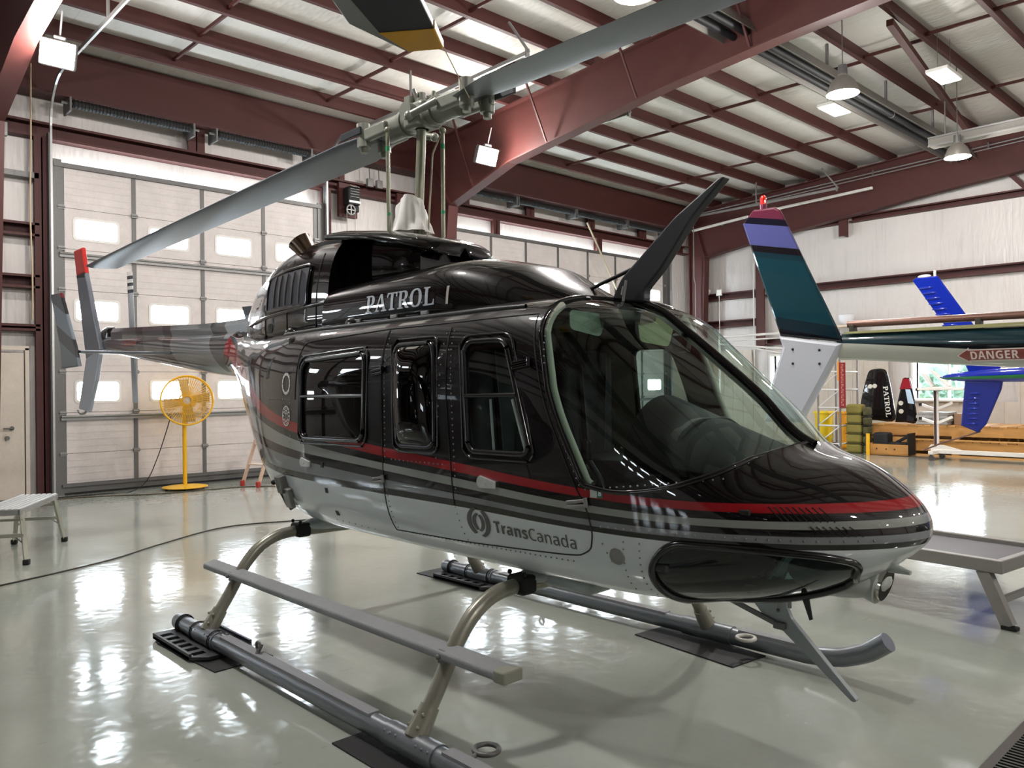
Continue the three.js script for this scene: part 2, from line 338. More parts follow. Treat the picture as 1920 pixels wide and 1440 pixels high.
// person door at the left of the overhead door
{
  const o = thing('door_3', 'cream steel service door with a lever handle left of the overhead door', 'door', [2.35, 0, -13.4], 0, null, 'structure');
  part('door_leaf', rbox(1.0, 2.12, 0.05, 0.02, 1.07, 0.03, 0.01), M.liner, o);
  part('door_frame', [box(0.05, 2.2, 0.08, -0.52, 1.1, 0.02), box(0.05, 2.2, 0.08, 0.56, 1.1, 0.02), box(1.13, 0.06, 0.08, 0.02, 2.2, 0.02)], M.liner, o);
  part('closer_bar', [bar(V(-0.6, 2.05, 0.1), V(0.2, 2.05, 0.1), 0.04, 0.06)], M.steelRed, o);
  part('handle', [rod(V(0.36, 1.04, 0.05), V(0.36, 1.04, 0.12), 0.012), rod(V(0.36, 1.04, 0.12), V(0.24, 1.04, 0.12), 0.012), ball(0.03, 0.36, 1.04, 0.07)], M.galvDark, o);
  part('deadbolt', [rod(V(0.3, 0.9, 0.05), V(0.3, 0.9, 0.09), 0.03, 12)], M.galvDark, o);
}

// ---- right (gable) wall
const XB = 20.3, wallRight = thing('wall_right', 'white vinyl insulated gable wall with brown girts behind the pallets', 'wall', [0, 0, 0], 0, null, 'structure');
const W1 = [-7.33, -5.9, 1.15, 2.3], W2 = [-11.05, -10.3, 1.15, 2.3];          // z0, z1, y0, y1 of the two windows
{
  const s = shapeOf([[Z0 - 0.2, 0], [Z1 + 0.2, 0], [Z1 + 0.2, 6.95], [RIDGE, 7.85], [Z0 - 0.2, 6.95]]);
  for (const [a, b, c, d] of [W1, W2]) s.holes.push(new THREE.Path([V2(a, c), V2(b, c), V2(b, d), V2(a, d)]));
  part('insulation_panel', boxUV(clean(prism(s, X1, X1 + 0.16, 'x'))), M.vinyl, wallRight);
}
girtZ(-13.2, -11.45, 3.98, 0.2, X1, M.steelRed, wallRight); girtZ(-11.25, Z1, 3.98, 0.2, X1, M.steelRed, wallRight);
girtZ(-8.85, Z1, 5.64, 0.15, X1, M.steelRed, wallRight); girtZ(-12.2, -9.08, 5.64, 0.12, X1, M.steelRed, wallRight);
girtZ(-13.2, -11.45, 3.18, 0.2, X1, M.steelRed, wallRight); girtZ(-11.25, -10.0, 2.62, 0.2, X1, M.steelRed, wallRight);
part('post', [span(20.26, 20.3, 2.5, 5.2, -11.46, -11.2), span(20.3, 20.5, 2.5, 5.2, -11.34, -11.32)], M.steelRed, wallRight);
part('post', [span(20.2, 20.24, 5.3, 6.0, -9.07, -8.85), span(20.24, 20.5, 5.3, 6.0, -8.97, -8.95)], M.steelRed, wallRight);
part('diagonal_brace', bar(V(20.25, 5.75, -4.9), V(20.25, 6.6, -5.6), 0.04, 0.1), M.steelRed, wallRight);
for (let k = 0; k < 32; k++) { const z = Z0 + 0.1 + k * 0.93; if (z > Z1 - 1) break; const cut = (z + 0.92 > W1[0] - 0.1 && z < W1[1] + 0.1) || (z + 0.92 > W2[0] - 0.1 && z < W2[1] + 0.1), top = cut ? 1.08 : 2.5; part('liner_sheet', [span(20.34, 20.36, 0, top, z, z + 0.922), span(20.325, 20.34, 0, top, z + 0.28, z + 0.32), span(20.325, 20.34, 0, top, z + 0.6, z + 0.64), span(20.32, 20.34, 0, top, z - 0.01, z + 0.03)], M.liner, wallRight); }
function sideWindow(name, label, [z0, z1, y0, y1], n) {
  const o = thing(name, label, 'window', [0, 0, 0], 0, null, 'structure');
  part('window_frame', [span(20.28, 20.62, y0 - 0.05, y0, z0 - 0.05, z1 + 0.05), span(20.28, 20.62, y1, y1 + 0.05, z0 - 0.05, z1 + 0.05), span(20.28, 20.62, y0, y1, z0 - 0.05, z0), span(20.28, 20.62, y0, y1, z1, z1 + 0.05)], M.white, o);
  part('window_sill', rbox(0.12, 0.05, z1 - z0 + 0.2, 20.26, y0 - 0.04, (z0 + z1) / 2, 0.01), M.white, o);
  for (let k = 0; k < n; k++) { const a = lerp(z0, z1, k / n), b = lerp(z0, z1, (k + 1) / n); part('window_pane', span(20.548, 20.55, y0, y1, a + 0.015, b - 0.015), glassClear, o); if (k) part('mullion', span(20.5, 20.6, y0, y1, a - 0.02, a + 0.02), M.white, o); }
}
sideWindow('window_1', 'long white framed wall window behind the white blade cart', W1, 2);
sideWindow('window_2', 'narrow white framed wall window behind the pipe stand', W2, 1);

// ---- the two walls behind the camera
{
  const wallLeft = thing('wall_left', 'white insulated end wall and windows out of view, placed for dark and bright side reflections', 'wall', [0, 0, 0], 0, null, 'structure');
  const s = shapeOf([[Z0 - 0.2, 0], [Z1 + 0.2, 0], [Z1 + 0.2, 6.95], [RIDGE, 7.85], [Z0 - 0.2, 6.95]]);
  const wins = []; for (let k = 0; k < 5; k++) for (const y of [1.42, 2.67, 3.9]) wins.push([-7.5 + k * 1.1, y]);  // windows out of view, placed to mirror as bright spots in the helicopter side
  for (const [z, y] of wins) s.holes.push(roundRect(z, y, z + 0.61, y + 0.3, 0.05));
  part('insulation_panel', boxUV(clean(prism(s, X0 - 0.16, X0, 'x'))), M.vinyl, wallLeft);
  for (const [z, y] of wins) part('window_pane', span(X0 - 0.08, X0 - 0.079, y, y + 0.3, z, z + 0.61), glassClear, wallLeft);
  const wallFront = thing('wall_front', 'white insulated long wall behind the viewer', 'wall', [0, 0, 0], 0, null, 'structure');
  part('insulation_panel', span(X0 - 0.2, X1 + 0.2, 0, 6.95, Z1, Z1 + 0.16), M.vinyl, wallFront);
  girtX(X0, X1, 4, 0.2, Z1 - 0.2, M.steelRed, wallFront);
}

// ---- roof: insulation sheets, purlins, sag rods
const ceiling = thing('ceiling', 'white roof insulation between dark red steel purlins', 'ceiling', [0, 0, 0], 0, null, 'structure');
const purlinZ = []; for (let k = 0; k < 15; k++) purlinZ.push(-12.65 + 0.985 * k); for (let k = 0; k < 15; k++) purlinZ.push(RIDGE + 0.35 + 0.985 * k);
{
  const edges = [Z0 - 0.2, ...purlinZ, Z1 + 0.2].sort((a, b) => a - b);
  for (let i = 0; i + 1 < edges.length; i++) {
    const a = edges[i], b = edges[i + 1], N = 6, pos = [], uv = [], idx = [], sag = 0.035;
    for (let k = 0; k <= N; k++) for (const x of [X0 - 0.2, X1 + 0.2]) { const t = k / N, z = lerp(a, b, t); pos.push(x, deck(z) - sag * 4 * t * (1 - t), z); uv.push(x, z); }
    for (let k = 0; k < N; k++) { const q = k * 2; idx.push(q, q + 1, q + 2, q + 1, q + 3, q + 2); }
    const g = new THREE.BufferGeometry(); g.setAttribute('position', new THREE.Float32BufferAttribute(pos, 3)); g.setAttribute('uv', new THREE.Float32BufferAttribute(uv, 2)); g.setIndex(idx); g.computeVertexNormals();
    part('insulation_sheet', g, M.roofVinyl, ceiling);
  }
  const pts = [[X0 - 0.4, 0], [X1 + 0.4, 0]];
  part('roof_deck', [prism([[Z0 - 0.4, deck(Z0) + 0.03], [RIDGE, deck(RIDGE) + 0.05], [Z1 + 0.4, deck(Z1) + 0.03], [Z1 + 0.4, deck(Z1) + 0.15], [RIDGE, deck(RIDGE) + 0.17], [Z0 - 0.4, deck(Z0) + 0.15]], X0 - 0.4, X1 + 0.4, 'x')], M.white, ceiling);
  for (const z of purlinZ) {
    const y = deck(z) - 0.245, s = z < RIDGE ? 1 : -1;
    const pr = [[0, 0], [0.075 * s, 0], [0.075 * s, 0.02], [0.066 * s, 0.02], [0.066 * s, 0.009], [0.009 * s, 0.009], [0.009 * s, 0.25], [-0.07 * s, 0.25], [-0.07 * s, 0.241], [0, 0.241]].map(([d, v]) => [z + d, y + v]);
    part('purlin', boxUV(clean(prism(s > 0 ? pr : pr.reverse(), X0 - 0.1, X1 + 0.1, 'x'))), M.steelRed, ceiling);
  }
  for (const x of [-4.2, -1.0, 4.8, 7.5, 13.85, 17.3]) for (let i = 0; i < 14; i++) { const a = purlinZ[i], b = purlinZ[i + 1]; if (a < RIDGE - 0.5) part('sag_angle', bar(V(x, deck(a) - 0.13 , a), V(x, deck(b) - 0.20, b), 0.035, 0.05), M.steelRed, ceiling); }
}

// ---- steel frames
function frame(x, label, prof, col, braces = true) {
  const o = thing('steel_frame', label, 'steel frame', [x, 0, 0], 0, null, 'structure');
  const top = (z) => deck(z) - 0.25, zs = [-13.36, ...prof.map((p) => p[0])];
  const web = [[-13.36, 0], [-13.36, top(-13.36)], [RIDGE, top(RIDGE)], ...[...prof].reverse(), [col, 0]];
  part('web', boxUV(clean(prism([...web].reverse(), -0.012, 0.012, 'x'))), M.steelRed, o);
  const low = [[col, 0], ...prof].map(([z, y]) => V(0, y, z));
  part('column_flange', [bar(low[0], low[1], 0.24, 0.025).applyMatrix4(new THREE.Matrix4())], M.steelRed, o);
  part('rafter_flange', low.slice(2).map((p, i) => bar(low[i + 1], p, 0.24, 0.025)), M.steelRed, o);
  part('outer_flange', [span(-0.12, 0.12, 0, top(-13.36), -13.39, -13.36), bar(V(0, top(-13.36), -13.36), V(0, top(RIDGE), RIDGE), 0.24, 0.025)], M.steelRed, o);
  part('knee_stiffener', bar(V(0, prof[0][1], prof[0][0]), V(0, top(-13.3), -13.3), 0.2, 0.02), M.steelRed, o);
  const yAt = (z) => { for (let i = 0; i + 1 < prof.length; i++) if (z <= prof[i + 1][0]) return lerp(prof[i][1], prof[i + 1][1], (z - prof[i][0]) / (prof[i + 1][0] - prof[i][0])); return prof[prof.length - 1][1]; };
  if (braces) for (const k of [1, 3, 5, 7, 9, 11]) {                              // V shaped flange braces up to the purlins
    const z = purlinZ[k]; if (z < prof[0][0]) continue;
    for (const s of [-1, 1]) part('flange_brace', bar(V(s * 0.1, yAt(z) + 0.02, z), V(s * 0.62, deck(z) - 0.22, z), 0.03, 0.03), M.steelRed, o);
  }
  // mirrored half beyond the ridge
  const far = web.map(([z, y]) => [2 * RIDGE - z, y]);
  part('far_web', boxUV(clean(prism(far, -0.012, 0.012, 'x'))), M.steelRed, o);
  const lowF = low.map((p) => V(p.x, p.y, 2 * RIDGE - p.z));
  part('far_flange', lowF.slice(1).map((p, i) => bar(lowF[i], p, 0.24, 0.025)), M.steelRed, o);
  return o;
}
const MAIN = [[-12.4, 5.19], [-10.68, 5.69], [-7.2, 6.11], [-5.4, 6.25], [-2, 6.43], [RIDGE, 6.6]];
frame(2.35, 'dark red tapered steel frame left of the door with the yellow fan', MAIN, -13.0);
frame(10.2, 'dark red tapered steel frame with a floodlight, between the two overhead doors', MAIN, -13.0);
frame(-13.5, 'dark red tapered steel frame far behind the viewer', MAIN, -13.0);
frame(-5.5, 'dark red tapered steel frame behind the viewer', MAIN, -13.0);
frame(20.0, 'dark red gable frame in the corner by the white end wall', [[-12.85, 5.2], [-11.57, 5.39], [-9.43, 5.65], [-6.73, 5.95], [-5.1, 6.09], [RIDGE, 6.5]], -13.05, false);
// diagonal flange brace pipe and roof beam by the heater
solo('roof_brace', [bar(V(12.4, 6.95, -4.75), V(18.6, 6.72, -5.5), 0.1, 0.1)], M.steelRed, 'dark red square brace running across the purlins under the roof', 'brace', null, 'structure');

// ---- outside: ground and trees seen through the side windows
solo('outside_ground', [span(20.75, 60, -0.4, -0.2, -40, 30)], std(0x8f9a78, 0.9), 'pale gravel and grass outside the side window', 'ground', null, 'structure');
for (const [x, z, s] of [[30, -15.9, 1.3], [30, -10.6, 1.2], [33, -9.3, 1.3], [40, -13.5, 1.6]]) {
  const t = thing('outside_tree', 'green leafy tree outside the side window', 'tree', [x, -0.2, z], 0, 'trees outside the window');
  const g = new THREE.IcosahedronGeometry(s, 16), p = g.attributes.position;
  for (let i = 0; i < p.count; i++) { const v = V(p.getX(i), p.getY(i), p.getZ(i)), k = 0.75 + 0.3 * n16(v.x * 0.11 + 0.5, v.y * 0.11 + v.z * 0.07) + 0.35 * n64(v.x * 0.13 + v.z * 0.1, v.y * 0.13 + v.z * 0.05); p.setXYZ(i, v.x * k, v.y * k + s * 0.9, v.z * k); }
  g.computeVertexNormals();
  part('foliage', g, std(0x33463a, 0.9), t); part('trunk', cyl(0.2, 0.15, 1.2, 8).translate(0, 0.6, 0), std(0x4b3a2c, 0.9), t);
}

// ---- lamps
const lampGlass = std(0xffffff, 0.4, 0, { emissive: 0xfff4e6, emissiveIntensity: 22 });
const shadeOut = std(0xb8b4ad, 0.4, 0.6), shadeIn = std(0xf4f0ea, 0.35);
function highBay(x, z, y = 5.6, label) {
  const o = thing('high_bay_lamp', label || 'white bell shaped high bay lamp out of view, placed to light the hangar', 'lamp', [x, y, z], 0, label ? undefined : 'high bay lamps out of view');
  const pts = [[0.22, 0], [0.205, 0.06], [0.16, 0.17], [0.09, 0.24], [0.075, 0.25]].map((p) => V2(...p));
  part('shade', [new THREE.LatheGeometry(pts, 28)], std(0x8b867f, 0.4, 0.4, { side: THREE.DoubleSide }), o);
  part('ballast', [cyl(0.07, 0.06, 0.16, 16).translate(0, 0.32, 0)], M.galvDark, o);
  part('hook', [rod(V(0, 0.39, 0), V(0, deck(z) - y - 0.04, 0), 0.008, 6)], M.galvDark, o);
  part('lamp_lens', [cyl(0.2, 0.2, 0.012, 28).translate(0, 0.012, 0)], lampGlass, o);
  const l = new THREE.PointLight(LAMP_COLOR, LAMP, 0, 2); l.position.set(x, y - 0.06, z); l.castShadow = true; l.shadow.radius = 8; l.name = 'high_bay_light'; scene.add(l);
}
highBay(11.1, -4.9, 5.6, 'bell shaped high bay lamp hanging beside the black heater tubes');
highBay(15.8, -4.9, 5.6, 'bell shaped high bay lamp hanging below the grey cable tray');
highBay(6.65, -5.1, 5.6, 'bell shaped high bay lamp hanging above the upper rotor blade');
for (const [x, z] of [[1.6, -5.0], [2.0, 4.5], [7.0, 4.5], [11.5, 4.5], [16, 4.5], [4.5, 10.5], [13, 10.5]]) highBay(x, z);  // lamps out of view, placed to light the hangar and show in the windshield
function flood(x, y, z, label) {
  const o = thing('flood_lamp', label, 'lamp', [x, y, z], 0);
  part('housing', [rbox(0.4, 0.32, 0.16, 0, 0, 0, 0.03), rbox(0.14, 0.1, 0.1, 0, 0.16, -0.03, 0.02)], M.galvDark, o);
  part('lamp_lens', [rbox(0.37, 0.29, 0.03, 0, 0, 0.085, 0.01)], lampGlass, o);
  part('bracket', [rod(V(0, 0.2, -0.03), V(0, 0.5, -0.03), 0.012, 8)], M.galvDark, o);
  o.rotation.set(0.35, -0.35, 0);
  const l = new THREE.PointLight(LAMP_COLOR, LAMP * 0.4, 0, 2); l.position.set(x - 0.1, y - 0.12, z + 0.28); l.castShadow = true; l.shadow.radius = 6; l.name = 'flood_light'; scene.add(l);
}
flood(9.62, 5.72, -10.75, 'glaring square floodlight bracketed to the big red rafter');
flood(2.72, 5.66, -10.8, 'glaring floodlight on the rafter above the service door');
function panelLamp(x, y, z, label) {
  const o = thing('panel_lamp', label, 'lamp', [x, y, z], 0);
  part('housing', rbox(0.72, 0.06, 0.34, 0, 0.04, 0, 0.01), M.white, o);
  part('lamp_lens', box(0.68, 0.012, 0.30, 0, 0.004, 0), std(0xffffff, 0.4, 0, { emissive: 0xfffaf0, emissiveIntensity: 9 }), o);
  part('hanger_wire', [-0.3, 0.3].map((d) => rod(V(d, 0.07, 0), V(d, deck(z) - y, 0), 0.004, 5)), M.galvDark, o);
  const l = new THREE.RectAreaLight(0xfff6ea, 9, 0.68, 0.30); l.position.set(x, y - 0.01, z); l.rotation.x = -Math.PI / 2; l.name = 'panel_light'; scene.add(l);
}
panelLamp(14.35, 6.6, -4.64, 'flat rectangular lamp panel hanging behind the roof brace');
panelLamp(14.57, 6.6, -6.59, 'flat rectangular lamp panel hanging beyond the bell lamp');

// ---------------------------------------------------------------- the helicopter (nose towards +z, starboard towards -x)
const HG = {};
const heli = thing('helicopter', 'glossy black and white patrol helicopter with red and grey stripes on tall skids', 'helicopter', [3.10, 0, -4.12]);
{
  // hull: half width, top, bottom, height of the widest point, upper and lower roundness, over the station s
  const hw = curve([[3.05, 0.01], [3.03, 0.10], [2.97, 0.215], [2.88, 0.32], [2.75, 0.42], [2.55, 0.515], [2.3, 0.59], [2.1, 0.63], [1.9, 0.65], [1.6, 0.66], [-0.2, 0.66], [-0.6, 0.64], [-1.0, 0.58], [-1.4, 0.48], [-1.8, 0.36], [-2.15, 0.265], [-2.45, 0.215], [-2.9, 0.205]]);
  const ht = curve([[3.05, 1.03], [3.02, 1.095], [2.93, 1.17], [2.78, 1.26], [2.62, 1.315], [2.54, 1.36], [2.39, 1.51], [2.22, 1.65], [2.03, 1.80], [1.85, 1.925], [1.66, 1.98], [1.4, 1.99], [-1.6, 1.99], [-2.1, 2.02], [-2.45, 2.075], [-2.9, 2.09]]);
  const hb = curve([[3.05, 1.01], [3.03, 0.97], [2.97, 0.915], [2.86, 0.83], [2.7, 0.755], [2.5, 0.70], [2.25, 0.665], [1.9, 0.65], [0, 0.65], [-0.6, 0.66], [-1.0, 0.70], [-1.3, 0.78], [-1.6, 0.93], [-1.9, 1.15], [-2.1, 1.43], [-2.25, 1.60], [-2.45, 1.67], [-2.9, 1.69]]);
  const hm = curve([[3.05, 1.02], [2.7, 1.03], [2.3, 1.08], [1.9, 1.2], [1.2, 1.25], [-0.5, 1.3], [-1.2, 1.5], [-2, 1.8], [-2.9, 1.885]]);
  const nu = curve([[3.05, 2], [2.5, 2.3], [2.1, 2.9], [1.7, 4.3], [1.2, 5.4], [-0.3, 5], [-1, 4], [-2, 2.6], [-2.9, 2]]);
  const nl = curve([[3.05, 2], [2.5, 2.6], [2, 3.4], [1.2, 3.6], [-0.5, 3.4], [-1.2, 2.8], [-2, 2.2], [-2.9, 2]]);
  const stations = []; for (let i = 0; i <= 14; i++) { const a = i / 14; stations.push(3.05 - 0.35 * a * a); }
  for (let s = 2.66; s > -2.44; s -= 0.045) stations.push(s); stations.push(-2.45);
  const NR = 112;
  const sgnpow = (x, p) => Math.sign(x) * Math.pow(Math.abs(x), p);
  const ring = (s, off) => {
    const out = [], w = Math.max(0.004, hw(s) - off), m = hm(s), a = Math.max(0.004, ht(s) - off - m), b = Math.max(0.004, m - hb(s) - off);
    for (let j = 0; j < NR; j++) {
      const th = j / NR * Math.PI * 2, c = Math.cos(th), q = Math.sin(th), n = q >= 0 ? nu(s) : nl(s);
      out.push(V(w * sgnpow(c, 2 / n), m + (q >= 0 ? a : b) * sgnpow(q, 2 / n), s));
    }
    return out;
  };
  const LU = (s) => (s + 3.0) / 6.2, LV = (y) => (y - 0.5) / 1.7;
  const hull = (off = 0) => loft(stations.map((s) => ring(off ? Math.min(s, 3.05 - off) - 0 : s, off)), true, true, (p) => [LU(p.z), LV(p.y)]);
  // superellipse sampling is coarse at the widest line: half width at a height
  const hullT = (s, y) => { const m = hm(s), up = y >= m, h = up ? ht(s) - m : m - hb(s), n = up ? nu(s) : nl(s), q = Math.min(1, Math.abs(y - m) / h); return hw(s) * Math.pow(Math.max(0, 1 - Math.pow(q, n)), 1 / n); };
  const onHull = (s, y, off = 0, side = 1) => V(-side * (hullT(s, y) + off), y, s);

  // ---- livery
  const bnd = [      // stripe edges from the top: red top, red bottom, grey 1 top/bottom, grey 2 top/bottom, white top
    curve([[3.1, 1.145], [2.42, 1.13], [1.9, 1.15], [1.17, 1.205], [0.4, 1.262], [-0.3, 1.34], [-0.7, 1.40], [-1.1, 1.50], [-1.6, 1.70], [-2.2, 1.93], [-3, 2.2]]),
    curve([[3.1, 1.11], [2.42, 1.098], [1.9, 1.115], [1.17, 1.16], [0.4, 1.212], [-0.3, 1.28], [-0.7, 1.335], [-1.1, 1.41], [-1.6, 1.58], [-2.2, 1.78], [-3, 2.05]]),
    curve([[3.1, 1.085], [2.42, 1.07], [1.9, 1.085], [1.17, 1.13], [0.4, 1.175], [-0.3, 1.235], [-0.7, 1.29], [-1.1, 1.365], [-1.6, 1.52], [-2.2, 1.70], [-3, 1.95]]),
    curve([[3.1, 1.055], [2.42, 1.042], [1.9, 1.055], [1.17, 1.09], [0.4, 1.135], [-0.3, 1.175], [-0.7, 1.21], [-1.1, 1.255], [-1.6, 1.36], [-2.2, 1.50], [-3, 1.70]]),
    curve([[3.1, 1.03], [2.42, 1.018], [1.9, 1.025], [1.17, 1.055], [0.4, 1.085], [-0.3, 1.125], [-0.7, 1.155], [-1.1, 1.19], [-1.6, 1.27], [-2.2, 1.40], [-3, 1.60]]),
    curve([[3.1, 1.0], [2.42, 0.992], [1.9, 1.0], [1.17, 1.025], [0.4, 1.035], [-0.3, 1.05], [-0.7, 1.06], [-1.1, 1.09], [-1.6, 1.15], [-2.2, 1.28], [-3, 1.5]]),
    curve([[3.1, 0.98], [2.42, 0.972], [1.9, 0.978], [1.17, 0.995], [0.4, 1.0], [-0.3, 1.01], [-0.7, 1.02], [-1.1, 1.045], [-1.6, 1.10], [-2.2, 1.22], [-3, 1.4]]),
  ];
  const livery = canvasTex(2048, 1024, (c, w, h) => {
    const X = (s) => LU(s) * w, Y = (y) => (1 - LV(y)) * h, fill = (top, bot, col) => {
      c.fillStyle = col; c.beginPath();
      for (let s = -3; s <= 3.2; s += 0.05) c.lineTo(X(s), Y(top ? top(s) : 3));
      for (let s = 3.2; s >= -3; s -= 0.05) c.lineTo(X(s), Y(bot ? bot(s) : 0));
      c.closePath(); c.fill();
    };
    c.fillStyle = '#0b0708'; c.fillRect(0, 0, w, h);
    fill(bnd[0], bnd[1], '#8f1218'); fill(bnd[2], bnd[3], '#868984'); fill(bnd[4], bnd[5], '#74787a'); fill(bnd[6], null, '#ccd2d3');
  });
  const skinMat = new THREE.MeshPhysicalMaterial({ map: livery, roughness: 0.4, specularIntensity: 0.2, clearcoat: 1, clearcoatRoughness: 0.02 });
  const lining = std(0x5d5e52, 0.8), dark = std(0x141414, 0.75), darkGrey = std(0x2b2c2c, 0.7);

  // ---- window outlines in side view (station, height)
  const roundPoly = (pts, r, n = 6) => {
    const out = [];
    pts.forEach((p, i) => {
      const rr = p[2] ?? r;
      const a = pts[(i + pts.length - 1) % pts.length], b = pts[(i + 1) % pts.length], P = V2(p[0], p[1]), A = V2(a[0], a[1]).sub(P), B = V2(b[0], b[1]).sub(P);
      const k = Math.min(rr, A.length() * 0.48, B.length() * 0.48), p0 = A.normalize().multiplyScalar(k).add(P), p1 = B.normalize().multiplyScalar(k).add(P);
      if (k < 0.004) { out.push([p[0], p[1]]); return; }
      for (let j = 0; j <= n; j++) { const t = j / n, u = 1 - t; out.push([u * u * p0.x + 2 * u * t * P.x + t * t * p1.x, u * u * p0.y + 2 * u * t * P.y + t * t * p1.y]); }
    });
    return out;
  };
  const OUT = {
    rear: roundPoly([[-0.345, 1.265], [0.355, 1.275], [0.365, 1.765], [-0.335, 1.735]], 0.08),
    mid: roundPoly([[0.675, 1.265], [0.99, 1.27], [0.97, 1.79], [0.64, 1.79]], 0.06),
    front: roundPoly([[1.245, 1.265], [1.665, 1.27], [1.49, 1.78], [1.205, 1.78]], 0.07),
    shield: roundPoly([[1.945, 1.165, 0.02], [2.1, 1.14, 0.1], [2.3, 1.165, 0.1], [2.5, 1.24, 0.1], [2.605, 1.335, 0.01], [2.7, 1.75, 0], [2.2, 2.2, 0], [1.66, 2.2, 0], [1.66, 1.94, 0.06], [1.665, 1.84, 0.05], [1.785, 1.47, 0.1]], 0.02),
    chin: roundPoly([[2.32, 0.965, 0.06], [2.62, 0.968, 0.1], [2.82, 0.955, 0.06], [2.91, 0.925, 0.05], [2.84, 0.83, 0.05], [2.7, 0.6, 0], [2.28, 0.6, 0], [2.22, 0.74, 0.1], [2.225, 0.86, 0.1]], 0.06),
  };
  const ev = new Evaluator(); ev.attributes = ['position', 'normal', 'uv']; ev.useGroups = false;
  const brush = (g) => { const b = new Brush(g); b.updateMatrixWorld(true); return b; };
  const cutter = (pts, x0, x1) => { const ccw = THREE.ShapeUtils.area(pts.map((p) => V2(...p))) > 0 ? pts : [...pts].reverse(); return clean(prism(ccw, x0, x1, 'x')); };
  const cuts = []; const cutOf = {};
  for (const side of [1, -1]) for (const [k, lim] of [['rear', 0.2], ['mid', 0.2], ['front', 0.2], ['shield', 0.028], ['chin', 0.14]]) {
    const c = side > 0 ? cutter(OUT[k], -1, -lim) : cutter(OUT[k], lim, 1);
    cutOf[k + side] = c; cuts.push(c);
  }
  const allCuts = brush(merge(cuts));
  const outer = hull(0), inner = hull(0.03);
  HG.hull = outer;
  const skin = part('fuselage_skin', ev.evaluate(brush(clean(outer)), allCuts, HOLLOW_SUBTRACTION).geometry, skinMat, heli);
  skin.userData.label = 'black upper and pale grey lower body with red and grey stripes';
  part('cabin_lining', ev.evaluate(brush(clean(inner)), allCuts, HOLLOW_SUBTRACTION).geometry, lining, heli);
  const glassShield = new THREE.MeshPhysicalMaterial({ color: 0xe2efea, transmission: 1, roughness: 0, thickness: 0, ior: 1.5 });
  const glassDoor = new THREE.MeshPhysicalMaterial({ color: 0xaec2be, transmission: 1, roughness: 0, thickness: 0, ior: 1.5 });
  const glassDark = new THREE.MeshPhysicalMaterial({ color: 0x151412, transmission: 1, roughness: 0, thickness: 0, ior: 1.5 });
  const glassChin = new THREE.MeshPhysicalMaterial({ color: 0x8ea5a4, transmission: 1, roughness: 0, thickness: 0, ior: 1.5 });
  const surf = clean(hull(0.006));
  for (const side of [1, -1]) for (const [k, nm, mat] of [['shield', 'windshield', glassShield], ['front', 'door_window', glassDoor], ['rear', 'cabin_window', glassDark], ['chin', 'chin_window', glassChin]]) part(nm, ev.evaluate(brush(surf), brush(cutOf[k + side]), HOLLOW_INTERSECTION).geometry, mat, heli);
  // bulged middle windows
  for (const side of [1, -1]) {
    const N = 20, pos = [], uv = [], idx = [];
    for (let i = 0; i <= N; i++) for (let j = 0; j <= N; j++) {
      const v = i / N, u = j / N, y = lerp(1.262, 1.793, v), s = lerp(lerp(0.675, 0.64, v), lerp(0.99, 0.97, v), u);
      const bulge = 0.055 * Math.pow(Math.max(0, 1 - Math.pow(Math.abs(2 * u - 1), 4)), 0.7) * Math.pow(Math.max(0, 1 - Math.pow(Math.abs(2 * v - 1), 5)), 0.7);
      const p = onHull(s, y, bulge - 0.004, side); pos.push(p.x, p.y, p.z); uv.push(u, v);
    }
    for (let i = 0; i < N; i++) for (let j = 0; j < N; j++) { const a = i * (N + 1) + j; idx.push(a, a + 1, a + N + 1, a + 1, a + N + 2, a + N + 1); }
    let g = new THREE.BufferGeometry(); g.setAttribute('position', new THREE.Float32BufferAttribute(pos, 3)); g.setAttribute('uv', new THREE.Float32BufferAttribute(uv, 2)); g.setIndex(idx); g.computeVertexNormals();
    part('bubble_window', side > 0 ? g : flipped(g), glassDark, heli);
  }
  // gaskets round the openings
  const gasketMat = gloss(0x0d0c0c, 0.4, 0.15);
  const frameTube = (pts, side, r, off = 0.002, grow = 0) => {
    const c = pts.reduce((a, p) => [a[0] + p[0] / pts.length, a[1] + p[1] / pts.length], [0, 0]);
    return tube(pts.map(([s, y]) => onHull(s + Math.sign(s - c[0]) * grow, y + Math.sign(y - c[1]) * grow, off, side)), r, pts.length * 3, 8, true, 0.5);
  };
  for (const side of [1, -1]) {
    for (const k of ['rear', 'mid', 'front']) {
      part('window_gasket', [frameTube(OUT[k], side, 0.014)], gasketMat, heli);
      part('window_flange', [frameTube(OUT[k], side, 0.006, 0.004, 0.03)], gasketMat, heli);
    }
    const T0 = 0.14, low = (q) => { const n = nl(q), m = hm(q); return m - (m - hb(q)) * Math.pow(Math.max(0, 1 - Math.pow(Math.min(1, T0 / hw(q)), n)), 1 / n); };
    const ok = (p) => p[1] > hb(p[0]) + 0.004 && hullT(p[0], p[1]) > T0, iTip = OUT.chin.findIndex((p) => p[0] > 2.6 && !ok(p)), head = OUT.chin.slice(0, iTip).filter(ok), back = OUT.chin.slice(iTip).filter((p) => p[0] < 2.4 && ok(p));
    const under = []; for (let k = 0; k <= 14; k++) { const q = lerp(head[head.length - 1][0], back.length ? back[0][0] : 2.27, k / 14); under.push(V(-side * T0, low(q) - 0.002, q)); }
    part('window_gasket', [tube([...head.map(([q, y]) => onHull(q, y, 0.001, side)), ...under.slice(1, -1), ...back.map(([q, y]) => onHull(q, y, 0.001, side))], 0.015, 160, 7, true, 0.2)], gasketMat, heli);
